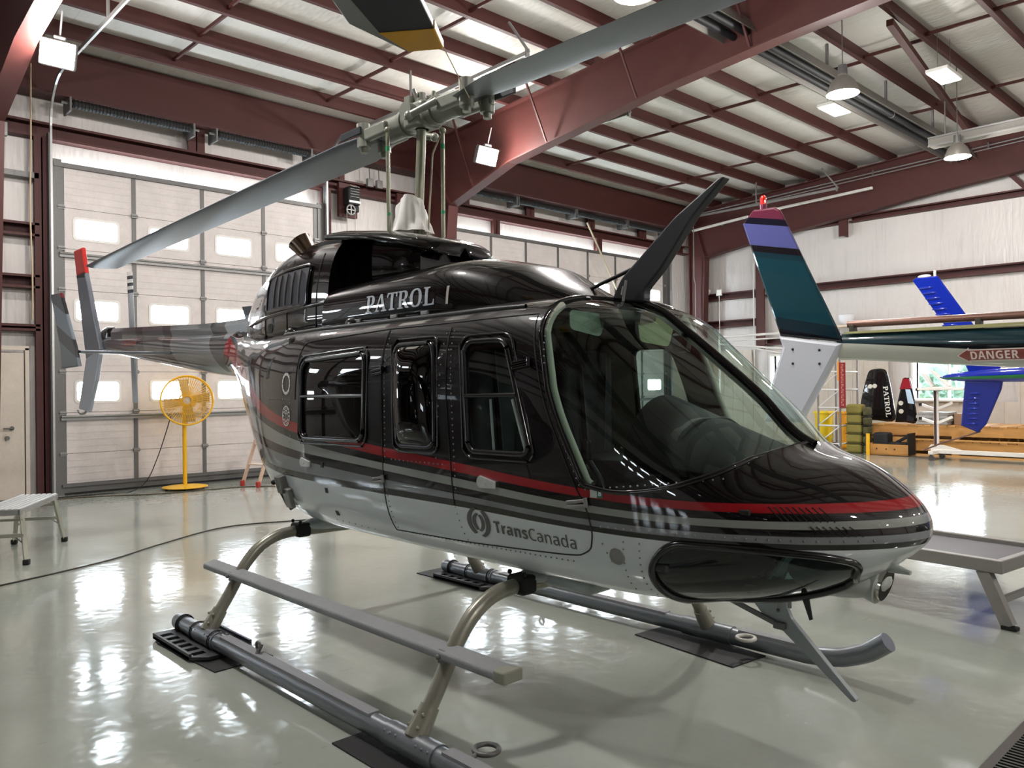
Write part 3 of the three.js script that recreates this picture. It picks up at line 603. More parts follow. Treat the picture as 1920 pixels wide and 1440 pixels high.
    const sh = OUT.shield.filter((p) => p[1] < 1.335), aft = OUT.shield.filter((p) => p[0] < 1.98 && p[1] < 1.95 && p[1] > 1.16 && p[1] < ht(p[0]) - 0.03).sort((a, b) => b[1] - a[1]);
    part('windshield_retainer', [tube([...aft.map(([s, y]) => onHull(s, Math.min(y, 1.93), 0.002, side)), ...sh.filter((p) => p[1] > 1.13 && p[0] < 2.6).map(([s, y]) => onHull(s, y, 0.002, side))], 0.011, 120, 7, false, 0.2)], M.blackPaint, heli);
  }
  { const post = []; for (let s = 2.62; s > 1.64; s -= 0.04) post.push(V(0, ht(s) + 0.004, s)); part('windshield_post', [tube(post, 0.02, 60, 8)], M.blackPaint, heli); }
  { const hoop = []; for (let k = 0; k <= 24; k++) { const th = lerp(0.12, Math.PI - 0.12, k / 24), c = Math.cos(th), q = Math.sin(th), s = 1.655, n = nu(s); hoop.push(V((hw(s)) * sgnpow(c, 2 / n), hm(s) + (ht(s) - hm(s)) * sgnpow(q, 2 / n), s)); } part('windshield_hoop', [tube(hoop.filter((p) => p.y > 1.9), 0.014, 60, 7)], M.blackPaint, heli); }
  for (const side of [1, -1]) { const aft = OUT.shield.filter((p) => p[0] < 1.98 && p[1] > 1.16 && p[1] < ht(p[0]) - 0.03).sort((a, b) => b[1] - a[1]); part('door_post_lit_edge', [tube(aft.map(([s, y]) => onHull(s + 0.012, Math.min(y, 1.93), -0.026, side)), 0.017, 60, 7, false, 0.2)], std(0xa4a89a, 0.7), heli); }  // pale colour paints in the light on the inner edge of the lining
  // sliding bars of the rear and front windows
  const barOn = (a, b, r, off, mat, nm) => { const p = []; for (let k = 0; k <= 8; k++) p.push(onHull(lerp(a[0], b[0], k / 8), lerp(a[1], b[1], k / 8), off)); return part(nm, [tube(p, r, 20, 6)], mat, heli); };
  barOn([-0.34, 1.52], [0.36, 1.525], 0.011, 0.002, gasketMat, 'window_bar'); barOn([1.225, 1.525], [1.575, 1.53], 0.011, 0.002, gasketMat, 'window_bar');
  barOn([1.555, 1.51], [1.635, 1.29], 0.011, 0.0, std(0x8d9a95, 0.4, 0.2), 'window_slide'); barOn([1.40, 1.51], [1.42, 1.28], 0.006, -0.004, std(0x8d9a95, 0.4, 0.2), 'window_slide');
  // door gaps
  const seam = (pts, n = 60, r = 0.0035) => { const c = new THREE.CatmullRomCurve3(pts.map(([s, y]) => V(s, y, 0)), false, 'catmullrom', 0.3), q = c.getSpacedPoints(n).map((p) => onHull(p.x, p.y, 0.0005)); return part('door_seal', [tube(q, r, n, 5)], M.rubber, heli); };
  seam([[0.535, 1.88], [0.535, 1.5], [0.54, 1.15], [0.545, 0.95], [0.55, 0.80]]);
  seam([[1.075, 1.86], [1.085, 1.5], [1.12, 1.12], [1.13, 1.0]]);
  seam([[1.62, 1.88], [1.745, 1.49], [1.90, 1.17], [1.965, 1.06], [1.985, 0.97], [1.965, 0.90], [1.90, 0.865], [1.82, 0.855]]);
  seam([[-0.42, 1.5], [-0.40, 1.72], [-0.36, 1.84], [-0.2, 1.86], [0.535, 1.885]], 40);
  seam([[0.535, 1.885], [1.1, 1.885], [1.62, 1.89]], 40); seam([[1.82, 0.855], [1.2, 0.82], [0.55, 0.80]], 40);
  // gutter strip along the roof edge
  { const p = []; for (let s = -0.9; s <= 1.6; s += 0.1) p.push(onHull(s, 1.935, 0.004)); part('rain_gutter', [tube(p, 0.012, 50, 6)], std(0x3a3b3a, 0.4, 0.2), heli); }
  // rivet rows
  {
    const g = [], one = new THREE.SphereGeometry(0.0042, 6, 4), put = (s, y) => { const q = one.clone(), p = onHull(s, y, 0.0003); q.translate(p.x, p.y, p.z); g.push(q); };
    const row = (a, b, step) => { const L = Math.hypot(b[0] - a[0], b[1] - a[1]), n = Math.round(L / step); for (let k = 0; k <= n; k++) put(lerp(a[0], b[0], k / n), lerp(a[1], b[1], k / n)); };
    row([0.56, 1.86], [0.56, 1.2], 0.03); row([0.565, 1.05], [0.58, 0.82], 0.03); row([1.105, 1.84], [1.15, 1.05], 0.03); row([1.135, 0.99], [1.17, 0.83], 0.03);
    row([0.6, 0.80], [1.85, 0.83], 0.032); row([2.03, 1.0], [2.95, 1.01], 0.035); row([2.13, 0.95], [2.10, 0.74], 0.03); row([2.03, 0.93], [2.06, 0.86], 0.035); row([2.2, 0.95], [2.17, 0.72], 0.03);
    row([1.68, 1.90], [1.76, 1.52], 0.03); row([1.78, 1.46], [1.93, 1.16], 0.03); row([1.96, 1.145], [2.5, 1.215], 0.03); row([0.62, 1.19], [1.05, 1.19], 0.035); row([-0.5, 1.65], [-0.5, 1.2], 0.035); row([-0.85, 1.5], [-0.5, 1.5], 0.035); row([1.05, 1.83], [1.0, 1.22], 0.05);
    row([-0.1, 0.78], [0.3, 0.77], 0.07);
    part('rivet_rows', [mergeGeometries(g.map(clean))], std(0x7d8080, 0.4, 0.3), skin).userData.kind = 'stuff';
  }
  // handles, latches, hinges, small fittings on the starboard side
  const orient = (m, s, y, off, roll = 0) => { const p = onHull(s, y, off), a = onHull(s + 0.05, y, off), b = onHull(s, y + 0.05, off), X = a.sub(p).normalize(), Y = b.sub(p).normalize(), Z = new THREE.Vector3().crossVectors(X, Y).normalize(); m.matrixAutoUpdate = true; const q = new THREE.Matrix4().makeBasis(X, new THREE.Vector3().crossVectors(Z, X), Z); m.quaternion.setFromRotationMatrix(q); m.rotateZ(roll); m.position.copy(p); return m; };
  const tear = new THREE.Shape(); tear.moveTo(-0.055, 0.025); tear.absarc(-0.045, 0, 0.03, Math.PI * 0.6, Math.PI * 1.4); tear.lineTo(0.05, -0.016); tear.lineTo(0.05, 0.016); tear.closePath();
  for (const [s, y] of [[-0.27, 1.115], [1.39, 1.125]]) {
    orient(part('door_handle', [prism(tear, 0, 0.012, 'z', 0.003), cyl(0.009, 0.009, 0.008, 10).rotateX(Math.PI / 2).translate(-0.02, 0, 0.014)], std(0xc9cbc8, 0.3, 0.5), heli), s, y, 0.002, -0.08);
  }
  for (const [s, y] of [[0.53, 1.08], [1.95, 1.09], [0.53, 1.66], [1.63, 1.67]]) orient(part('door_hinge', [rbox(0.10, 0.014, 0.016, -0.03, 0.008, 0.004, 0.004), rbox(0.10, 0.014, 0.016, -0.03, -0.012, 0.004, 0.004), cyl(0.009, 0.009, 0.04, 8).translate(0.02, 0, 0.008)], y > 1.5 ? M.blackPaint : M.galv, heli), s, y, 0.004, 0.15);
  for (const [s, y] of [[-0.09, 1.115], [-0.07, 0.965], [-0.03, 0.83]]) orient(part('drain_plug', [box(0.026, 0.03, 0.008)], M.black, heli), s, y, 0.001);
  orient(part('fuel_cap', [new THREE.TorusGeometry(0.03, 0.006, 6, 20), cyl(0.028, 0.028, 0.006, 20).rotateX(Math.PI / 2)], M.galv, heli), 2.09, 0.885, 0.0);
  { const g = []; for (let k = 0; k < 4; k++) g.push(box(0.012, 0.11, 0.05, -0.05 + k * 0.022, 0.03, 0.02)); g.push(rbox(0.1, 0.13, 0.03, 0.03, -0.06, 0.015, 0.006)); orient(part('foot_step', g, M.galv, heli), -0.62, 0.93, 0.006); orient(part('foot_step_bracket', [box(0.03, 0.14, 0.02, -0.02, 0, 0.01), box(0.03, 0.14, 0.02, 0.03, -0.02, 0.01), ball(0.018, -0.1, 0.1, 0.012)], M.rubber, heli), -0.74, 0.86, 0.004); }
  // nose vent slats
  { const g = []; for (let k = 0; k < 9; k++) { const s0 = 2.66 + k * 0.018; g.push(bar(onHull(s0, 1.125, 0.003), onHull(s0 + 0.05, 1.075, 0.001), 0.003, 0.003)); } part('nose_vent', g, M.black, heli); }
  { const g = []; for (let k = 0; k < 7; k++) { const s0 = 2.79 + k * 0.017; g.push(bar(onHull(s0, 1.06, 0.003), onHull(s0 + 0.035, 1.025, 0.001), 0.003, 0.003)); } part('nose_vent', g, M.black, heli); }

  // ---- decals laid on the skin
  const patch = (f, s0, s1, y0, y1, nS = 30, nY = 10, tilt = 0) => {
    const pos = [], uv = [], idx = [];
    for (let i = 0; i <= nY; i++) for (let j = 0; j <= nS; j++) { const u = j / nS, v = i / nY, p = f(lerp(s0, s1, u), lerp(y0, y1, v) + tilt * (u - 0.5)); pos.push(p.x, p.y, p.z); uv.push(u, v); }
    for (let i = 0; i < nY; i++) for (let j = 0; j < nS; j++) { const a = i * (nS + 1) + j; idx.push(a, a + 1, a + nS + 1, a + 1, a + nS + 2, a + nS + 1); }
    const g = new THREE.BufferGeometry(); g.setAttribute('position', new THREE.Float32BufferAttribute(pos, 3)); g.setAttribute('uv', new THREE.Float32BufferAttribute(uv, 2)); g.setIndex(idx); g.computeVertexNormals(); return g;
  };
  const decalMat = (w, h, draw) => new THREE.MeshPhysicalMaterial({ map: canvasTex(w, h, draw), transparent: true, roughness: 0.35, clearcoat: 1, clearcoatRoughness: 0.03, polygonOffset: true, polygonOffsetFactor: -2 });
  const decal = (nm, s0, s1, y0, y1, w, h, draw, tilt = 0, f = (s, y) => onHull(s, y, 0.0014)) => part(nm, patch(f, s0, s1, y0, y1, 40, 12, tilt), decalMat(w, h, draw), heli);
  decal('company_lettering', 1.395, 1.905, 0.868, 0.985, 1024, 235, (c, w, h) => {
    c.fillStyle = '#16181a'; c.textBaseline = 'alphabetic'; c.font = 'bold 150px sans-serif';
    const t1 = 'Trans', t2 = 'Canada', a = c.measureText(t1).width; c.font = '150px sans-serif'; const b = c.measureText(t2).width, k = w * 0.985 / (a + b);
    c.save(); c.scale(k, 1.0); c.font = 'bold 150px sans-serif'; c.fillText(t1, 4, h * 0.78); c.font = '150px sans-serif'; c.fillText(t2, 4 + a, h * 0.78); c.restore();
  }, -0.012);
  decal('company_emblem', 1.205, 1.382, 0.856, 1.012, 300, 300, (c) => {
    c.fillStyle = '#16181a';
    const crescent = (x, y, r, a0, a1, dx, flip) => { c.save(); c.translate(x, y); c.scale(flip ? -1 : 1, flip ? -1 : 1); c.beginPath(); c.arc(0, 0, r, a0, a1); c.arc(dx, 0, r * 0.93, a1 - 0.06, a0 + 0.06, true); c.closePath(); c.fill(); c.restore(); };
    crescent(150, 150, 138, 2.15, 4.45, 40, false); crescent(168, 150, 92, 2.2, 4.3, 34, false);
    crescent(150, 150, 138, 2.15, 4.45, 40, true); crescent(132, 150, 92, 2.2, 4.3, 34, true);
  });
  for (const [y, inner] of [[1.60, false], [1.395, true]]) decal('round_badge', -0.62, -0.485, y - 0.075, y + 0.075, 256, 256, (c) => {
    c.strokeStyle = '#c9c9c4'; c.lineWidth = inner ? 14 : 30; c.beginPath(); c.arc(128, 128, 104, 0, 7); c.stroke();
    c.fillStyle = inner ? '#d5d5d0' : '#2a2a2a';
    for (let k = 0; k < 12; k++) { c.save(); c.translate(128, 128); c.rotate(k * Math.PI / 6); c.fillRect(-8, inner ? -92 : -112, 16, inner ? 20 : 12); c.restore(); }
    if (inner) { c.lineWidth = 10; c.beginPath(); c.arc(128, 128, 60, 0, 7); c.stroke(); c.beginPath(); c.moveTo(128, 70); c.lineTo(128, 186); c.moveTo(100, 110); c.lineTo(128, 90); c.lineTo(156, 110); c.stroke(); }
  });
  decal('inspection_sticker', 1.985, 2.045, 1.115, 1.155, 120, 80, (c, w, h) => { c.fillStyle = '#c9d4cc'; c.fillRect(0, 0, 66, h); c.fillStyle = '#1f6f55'; c.fillRect(66, 0, 54, h); c.fillStyle = '#eef'; c.font = 'bold 60px sans-serif'; c.fillText('8', 76, 62); });

  // ---- roof fairing, pylon cowling, engine cowling
  const half = (w, base, top, n, s, N = 40) => { const out = []; for (let j = 0; j <= N; j++) { const th = j / N * Math.PI, c = Math.cos(th), q = Math.sin(th); out.push(V(w * sgnpow(c, 2 / n), base + (top - base) * sgnpow(q, 2 / n), s)); } return out; };
  const fw = curve([[1.63, 0.08], [1.56, 0.19], [1.46, 0.27], [1.3, 0.36], [1.1, 0.435], [0.8, 0.485], [0.5, 0.49], [-0.3, 0.49], [-0.36, 0.49]]);
  const ft = curve([[1.63, 1.965], [1.56, 2.0], [1.46, 2.055], [1.34, 2.115], [1.13, 2.215], [0.86, 2.262], [0.3, 2.255], [-0.36, 2.235]]);
  const FB = 1.90, fn = curve([[1.63, 2.2], [1.3, 2.5], [1.0, 3.2], [0.7, 4.2], [-0.4, 4.2]]);
  const fairRings = []; for (let s = 1.63; s >= -0.365; s -= 0.035) fairRings.push(half(fw(s), FB, ft(s), fn(s), s)); 
  part('roof_fairing', [loft(fairRings)], M.blackPaint, heli);
  const onFair = (s, y, off = 0) => { const q = Math.min(1, (y - FB) / (ft(s) - FB)); return V(-(fw(s) * Math.pow(Math.max(0, 1 - Math.pow(q, fn(s))), 1 / fn(s)) + off), y, s); };
  decal('patrol_lettering', 0.125, 0.785, 1.985, 2.135, 1024, 240, (c, w, h) => {
    c.fillStyle = '#a9b0b6'; c.font = 'bold 200px serif'; const k = w * 0.99 / c.measureText('PATROL').width; c.save(); c.scale(k, 1.12); c.fillText('PATROL', 3, h * 0.78); c.restore();
  }, 0, (s, y) => onFair(s, y, 0.002));
  decal('white_mark', 0.865, 0.885, 2.0, 2.095, 32, 128, (c, w, h) => { c.fillStyle = '#b9b5ab'; c.fillRect(2, 0, w - 4, h); }, 0, (s, y) => onFair(s, y, 0.002));
  // pylon body and its overhanging roof plate
  const pt = curve([[0.45, 2.425], [0.38, 2.455], [0.2, 2.505], [0, 2.545], [-0.2, 2.575], [-0.4, 2.60], [-0.76, 2.61]]);
  const pw = curve([[0.36, 0.26], [0.3, 0.33], [0.2, 0.36], [0.02, 0.385]]);
  { const rings = []; for (let s = 0.36; s >= 0.02; s -= 0.02) rings.push(half(pw(s), 2.15, pt(s) - 0.03, 7, s)); part('pylon_cowling', [loft(rings)], M.blackPaint, heli); }
  part('inlet_wall', [rbox(0.44, 0.36, 0.44, 0, 2.32, -0.17, 0.03)], M.blackPaint, heli);
  { const rw = curve([[0.46, 0.03], [0.45, 0.14], [0.42, 0.23], [0.36, 0.31], [0.25, 0.375], [0.05, 0.42], [-0.42, 0.435]]), rings = [];
    const plate = (s) => { const w = rw(s), t = pt(s), out = []; for (let j = 0; j <= 24; j++) { const u = lerp(-1, 1, j / 24); out.push(V(w * u, t - 0.055 * Math.pow(Math.abs(u), 4), s)); } for (let j = 24; j >= 0; j--) { const u = lerp(-1, 1, j / 24); out.push(V(w * u * 0.985, t - 0.028 - 0.055 * Math.pow(Math.abs(u), 4), s)); } return out.reverse(); };
    for (let s = 0.459; s >= -0.43; s -= 0.02) rings.push(plate(s)); part('pylon_roof', [loft(rings)], M.blackPaint, heli); }
  const ew = curve([[-0.36, 0.455], [-0.6, 0.455], [-0.9, 0.44], [-1.3, 0.39], [-1.7, 0.29], [-2.0, 0.20], [-2.2, 0.13], [-2.26, 0.09]]);
  const et = curve([[-0.36, 2.59], [-0.76, 2.61], [-1.2, 2.575], [-1.53, 2.50], [-1.89, 2.40], [-2.08, 2.30], [-2.2, 2.17], [-2.26, 2.05]]);
  const EB = 1.88, EN = 3.4;
  { const rings = []; for (let s = -0.36; s >= -2.262; s -= 0.038) rings.push(half(ew(s), EB, et(s), EN, s)); part('engine_cowling', [loft(rings)], M.blackPaint, heli); }
  const onEng = (s, y, off = 0, side = 1) => { const q = Math.min(1, (y - EB) / (et(s) - EB)); return V(-side * (ew(s) * Math.pow(Math.max(0, 1 - Math.pow(q, EN)), 1 / EN) + off), y, s); };
  // intake screen panel with ribs
  part('intake_screen', [patch((s, y) => onEng(s, y, 0.012), -1.27, -0.62, 2.13, 2.37, 24, 10, 0)], new THREE.MeshStandardMaterial({ color: 0x3a3b42, roughness: 0.5, metalness: 0.4, bumpMap: dataTex(256, 256, (u, v) => (((u * 64) % 1 - 0.5) ** 2 + ((v * 32 + (Math.floor(u * 64) % 2) * 0.5) % 1 - 0.5) ** 2 < 0.09 ? 0 : 1), false), bumpScale: 0.004 }), heli);
  for (let k = 0; k < 5; k++) { const s = -1.14 + k * 0.105; part('screen_rib', [tube([2.14, 2.2, 2.26, 2.32, 2.36].map((y) => onEng(s, y, 0.018)), 0.006, 16, 5)], M.galvDark, heli); }
  part('screen_frame', [tube([[-1.28, 2.12], [-0.95, 2.12], [-0.61, 2.12], [-0.605, 2.25], [-0.61, 2.385], [-0.95, 2.385], [-1.28, 2.36], [-1.285, 2.24]].map(([s, y]) => onEng(s, y, 0.012)), 0.011, 80, 6, true, 0.1)], M.blackPaint, heli);
  part('cowl_ledge', [tube([-1.9, -1.5, -1.1, -0.7, -0.38].map((s) => onEng(s, 2.09 + (s + 1.2) * 0.03, 0.003)), 0.014, 40, 6)], M.blackPaint, heli);
  for (const s of [-0.5, -0.92, -1.35]) part('cowl_joint', [tube([1.92, 2.0, 2.08, 2.2, 2.35, 2.45].map((y) => onEng(s, Math.min(y, et(s) - 0.05), 0.001)), 0.0035, 24, 5)], M.rubber, heli);
  { const c = onEng(-1.22, 2.0, 0.002); part('cowl_port', [cyl(0.035, 0.035, 0.012, 18).rotateZ(Math.PI / 2).translate(c.x, c.y, c.z)], M.rubber, heli); }
  for (const s of [-0.86, -0.02]) { const p = s > -0.36 ? onFair(s, 1.96, 0.0) : onEng(s, 1.95, 0.0); const g = new THREE.SphereGeometry(0.05, 14, 8); g.scale(0.5, 0.8, 1.5); g.translate(p.x, p.y - 0.01, p.z); part('cowl_blister', g, M.blackPaint, heli); }
  for (const s of [0.05, 0.42, 0.70]) { const p = onFair(s, 1.965, 0.004); part('cowl_latch', rbox(0.012, 0.02, 0.06, p.x, p.y, p.z, 0.003), M.galv, heli); }
  { const p = V(-0.25, 2.50, -0.86); for (const side of [1, -1]) { const g = new THREE.LatheGeometry([[0.055, 0], [0.062, 0.08], [0.075, 0.15], [0.086, 0.2], [0.081, 0.2], [0.058, 0.08], [0.05, 0.02]].map((q) => V2(...q)), 26); g.rotateZ(side * 0.35); g.rotateX(-0.55); g.translate(side * p.x, p.y - 0.06, p.z); part('exhaust_stack', g, std(0x7c6a5c, 0.22, 1, { side: THREE.DoubleSide }), heli); } }
  // mast, swashplate links, boot
  const mt = V(0, 3.27, 0.05), mb = V(0, 2.45, -0.01);
  part('mast', [rod(mb, mt, 0.03, 20)], std(0x8a8a78, 0.35, 0.3), heli);
  { const g = new THREE.CylinderGeometry(0.085, 0.125, 0.16, 40, 14, true), p = g.attributes.position; for (let i = 0; i < p.count; i++) { const a = Math.atan2(p.getZ(i), p.getX(i)), y = p.getY(i), k = 1 + 0.12 * Math.sin(a * 5 + y * 14) + 0.07 * Math.sin(a * 11 - y * 30), up = y > 0 ? 0.07 * y / 0.08 * Math.max(0, Math.cos(a - 2.4)) : 0; p.setXYZ(i, p.getX(i) * k, y + up, p.getZ(i) * k); } g.computeVertexNormals(); g.translate(-0.03, 2.635, -0.03); part('mast_boot', g, std(0xdcdad4, 0.8, 0, { side: THREE.DoubleSide }), heli); }
  for (const [x, z, top] of [[-0.13, -0.14, 3.22], [0.10, 0.13, 3.20]]) part('pitch_link', [rod(V(x, 2.52, z), V(x * 1.02, top, z), 0.013, 12), ball(0.022, x * 1.02, top, z)], std(0x8a8a76, 0.35, 0.4), heli);
  for (const [x, z] of [[-0.13, -0.14], [0.10, 0.13]]) part('green_mark', [cyl(0.0135, 0.0135, 0.03, 12).translate(x * 1.02, 3.1, z), cyl(0.0135, 0.0135, 0.02, 12).translate(x, 2.68, z)], std(0x1c8f5a, 0.5), heli);
  part('control_wire', [polyTube([V(0.03, 2.52, 0.06), V(0.05, 3.05, 0.09), V(0.09, 3.17, 0.12)], 0.006)], std(0xa79c86, 0.5), heli);
  // rotor head and blades
  const hub = new THREE.Group(); const greyCast = std(0x84867c, 0.4, 0.3);
  const rotorAz = 0.058, hubAt = V(0, 3.285, 0.05);
  const rotM = (tilt, dir) => new THREE.Matrix4().makeTranslation(hubAt.x, hubAt.y, hubAt.z).multiply(new THREE.Matrix4().makeRotationY(rotorAz)).multiply(new THREE.Matrix4().makeRotationX(-tilt)).multiply(dir < 0 ? new THREE.Matrix4().makeRotationY(Math.PI) : new THREE.Matrix4());
  const inHub = (gs, dir, tilt) => merge(gs).applyMatrix4(rotM(dir > 0 ? tilt : -tilt, dir));
  part('rotor_hub', inHub([rbox(0.17, 0.16, 0.2, 0, 0, 0, 0.03), rod(V(-0.14, 0.01, 0), V(0.14, 0.01, 0), 0.055, 18), rod(V(0, -0.08, 0), V(0, 0.11, 0), 0.045, 18), rod(V(0, 0.1, 0), V(0, 0.15, 0), 0.03, 12), box(0.04, 0.05, 0.12, 0.05, 0.1, 0.05), box(0.05, 0.06, 0.05, -0.05, 0.1, -0.06), rod(V(0.06, 0.06, 0.02), V(0.06, 0.17, 0.05), 0.012, 8), rod(V(-0.03, 0.08, 0), V(-0.05, 0.17, -0.02), 0.012, 8)], 1, 0.0), greyCast, heli);
  for (const [dir, tilt] of [[1, 0.02], [-1, 0.05]]) {
    const T = (gs) => inHub(gs, dir, dir > 0 ? tilt : -tilt);
    part('blade_grip', T([rod(V(0, 0, 0.08), V(0, 0, 0.34), 0.078, 22), rod(V(0, 0, 0.13), V(0, 0, 0.16), 0.088, 22), rbox(0.05, 0.09, 0.30, 0.085, -0.01, 0.40, 0.02), rbox(0.05, 0.09, 0.30, -0.085, -0.01, 0.40, 0.02), rod(V(-0.12, 0, 0.27), V(-0.19, -0.06, 0.10), 0.022, 10), ball(0.03, -0.19, -0.06, 0.10)]), greyCast, heli);
    part('grip_bolt', T([rod(V(0.085, -0.085, 0.50), V(0.085, 0.075, 0.50), 0.045, 14), rod(V(0.085, -0.12, 0.50), V(0.085, -0.08, 0.50), 0.026, 10)]), greyCast, heli);
    part('grip_bolt', T([rod(V(-0.085, -0.085, 0.50), V(-0.085, 0.075, 0.50), 0.045, 14), rod(V(-0.085, -0.12, 0.50), V(-0.085, -0.08, 0.50), 0.026, 10)]), greyCast, heli);
    // aerofoil section: u from -0.25 (leading edge) to 0.75 of the chord
    const foil = (c, th) => { const up = [], lo = []; for (let k = 0; k <= 14; k++) { const x = (1 - Math.cos(k / 14 * Math.PI)) / 2, y = 5 * th * (0.2969 * Math.sqrt(x) - 0.126 * x - 0.3516 * x * x + 0.2843 * x ** 3 - 0.1036 * x ** 4); up.push([(x - 0.27) * c, y * c]); lo.push([(x - 0.27) * c, -y * c]); } return [...up, ...lo.reverse().slice(1, -1)]; };
    const rings = []; const pitch = 0.17;
    for (let i = 0; i <= 44; i++) { const r = lerp(0.44, 5.62, i / 44), root = Math.min(1, (r - 0.44) / 0.42), c = lerp(0.2, 0.335, Math.min(1, root * 1.3)), th = lerp(0.2, 0.115, root), tw = pitch - 0.03 * r, droop = -0.0016 * r * r; rings.push(foil(c, th).map(([u, v]) => V(-(u * Math.cos(tw) + v * Math.sin(tw)), v * Math.cos(tw) - u * Math.sin(tw) + droop, r))); }
    part('rotor_blade', loft(rings).applyMatrix4(rotM(tilt, dir)), std(0x6b7076, 0.4, 0.15, { map: grime }), heli);
    const trim = []; for (const r of [1.45]) trim.push(rbox(0.09, 0.012, 0.14, -0.05, -0.012, r, 0.004));
    part('blade_weight_cover', merge(trim).applyMatrix4(rotM(tilt, dir)), dir > 0 ? M.rubber : M.white, heli);
    part('root_doubler', T([rbox(0.12, 0.05, 0.16, -0.03, 0.0, 0.52, 0.01), rbox(0.02, 0.05, 0.22, 0.13, 0.02, 0.58, 0.005)]), std(0x2b2d30, 0.5), heli);
  }

  // ---- tail boom, stabiliser, fins, tail rotor
  const by = curve([[-2.35, 1.872], [-2.9, 1.89], [-4.5, 2.0], [-6.25, 2.13]]), br = curve([[-2.35, 0.21], [-2.9, 0.195], [-6.25, 0.095]]);
  const boomTex = canvasTex(1024, 256, (c, w, h) => {
    c.fillStyle = '#4c4d52'; c.fillRect(0, 0, w, h);
    const slash = (x, wd, col) => { c.fillStyle = col; c.beginPath(); c.moveTo(x, 0); c.lineTo(x + wd, 0); c.lineTo(x + wd + 150, h); c.lineTo(x + 150, h); c.closePath(); c.fill(); };
    slash(-160, 150, '#0e0c0d'); slash(330, 62, '#100d0e'); slash(620, 330, '#6d7276'); slash(560, 60, '#120f10'); slash(900, 90, '#120f10'); slash(986, 400, '#8a8f92');
  });
  const BU = (s) => (s + 6.25) / 3.65;
  { const rings = []; for (let s = -2.35; s >= -6.255; s -= 0.1) { const out = []; for (let j = 0; j < 40; j++) { const a = j / 40 * Math.PI * 2; out.push(V(br(s) * 0.92 * Math.cos(a), by(s) + br(s) * Math.sin(a), s)); } rings.push(out); } part('tail_boom', [loft(rings, true, true, (p) => [BU(p.z), (p.y - by(p.z)) / 0.5 + 0.5])], new THREE.MeshPhysicalMaterial({ map: boomTex, roughness: 0.35, clearcoat: 1, clearcoatRoughness: 0.03 }), heli); }
  { const rings = []; for (let s = -2.2; s >= -5.9; s -= 0.12) { const y = by(s) + br(s) - 0.03, w = 0.085, h = 0.115; rings.push([V(w, y - 0.02, s), V(w, y + h * 0.6, s), V(w * 0.7, y + h, s), V(-w * 0.7, y + h, s), V(-w, y + h * 0.6, s), V(-w, y - 0.02, s)]); } part('drive_shaft_cover', [toCreasedNormals(loft(rings, true, true, (p) => [BU(p.z), (p.y - by(p.z)) / 0.5 + 0.5]), 0.4)], new THREE.MeshPhysicalMaterial({ map: boomTex, roughness: 0.35, clearcoat: 1, clearcoatRoughness: 0.03 }), heli); }
  { const g = new THREE.SphereGeometry(0.14, 20, 14); g.scale(0.75, 0.85, 1.5); g.translate(0.02, by(-6.2) + 0.09, -6.15); part('tail_gearbox_fairing', g, M.blackPaint, heli); }
  part('danger_lettering', patch((s, y) => { const a = Math.asin(Math.max(-1, Math.min(1, (y - by(s)) / br(s)))); return V(-(br(s) * 0.92 * Math.cos(a) + 0.003), y, s); }, -5.35, -4.75, 2.03, 2.13, 12, 6), decalMat(256, 64, (c, w, h) => { c.strokeStyle = '#c4573f'; c.fillStyle = '#d9c8be'; c.lineWidth = 5; c.beginPath(); c.moveTo(4, 32); c.lineTo(40, 5); c.lineTo(250, 8); c.moveTo(4, 32); c.lineTo(40, 58); c.stroke(); c.font = 'bold 42px sans-serif'; c.fillStyle = '#c4573f'; c.fillText('DANGER', 44, 50); }), heli);
  // horizontal stabiliser with end plates
  const foilRing = (cx, y, z0, z1, t, N = 12) => { const out = []; const c = z0 - z1; for (let k = 0; k <= N; k++) { const x = (1 - Math.cos(k / N * Math.PI)) / 2, h = t * (2.969 * Math.sqrt(x) - 1.26 * x - 3.516 * x * x + 2.843 * x ** 3 - 1.036 * x ** 4) / 2; out.push(V(cx, y + h * 0.5, z0 - x * c)); } const lo = out.slice(1, -1).map((p) => V(p.x, 2 * y - p.y, p.z)).reverse(); return [...out, ...lo]; };
  part('stabilizer', [loft([0.95, 0.5, 0.12].map((x) => foilRing(x, 1.925, -3.78, -4.16, 0.06))), loft([-0.12, -0.5, -0.95].map((x) => foilRing(x, 1.925, -3.78, -4.16, 0.06)))], std(0x5b5f66, 0.3, 0.1), heli);
  const finPlate = (pts, x, t) => prism(THREE.ShapeUtils.area(pts.map((p) => V2(...p))) > 0 ? pts : [...pts].reverse(), x - t / 2, x + t / 2, 'x', t * 0.35);
  const plateTex = canvasTex(256, 256, (c, w, h) => {       // u: station -4.7 to -3.7, v: height 1.75 to 2.55
    const X = (q) => (q + 4.7) * w, Y = (y) => (2.55 - y) / 0.8 * h, band = (a, b, col) => { c.fillStyle = col; c.beginPath(); c.moveTo(X(-4.7), Y(a + 0.16)); c.lineTo(X(-3.7), Y(a - 0.16)); c.lineTo(X(-3.7), Y(b - 0.16)); c.lineTo(X(-4.7), Y(b + 0.16)); c.closePath(); c.fill(); };
    c.fillStyle = '#59636a'; c.fillRect(0, 0, w, h); band(2.9, 2.43, '#6d1b26'); band(2.43, 2.31, '#1b1c20'); band(2.31, 2.13, '#6f7a82'); band(2.13, 2.0, '#1b1c20');
  });
  plateTex.wrapS = plateTex.wrapT = THREE.RepeatWrapping; plateTex.repeat.set(1, 1 / 0.8); plateTex.offset.set(4.7, -1.75 / 0.8);
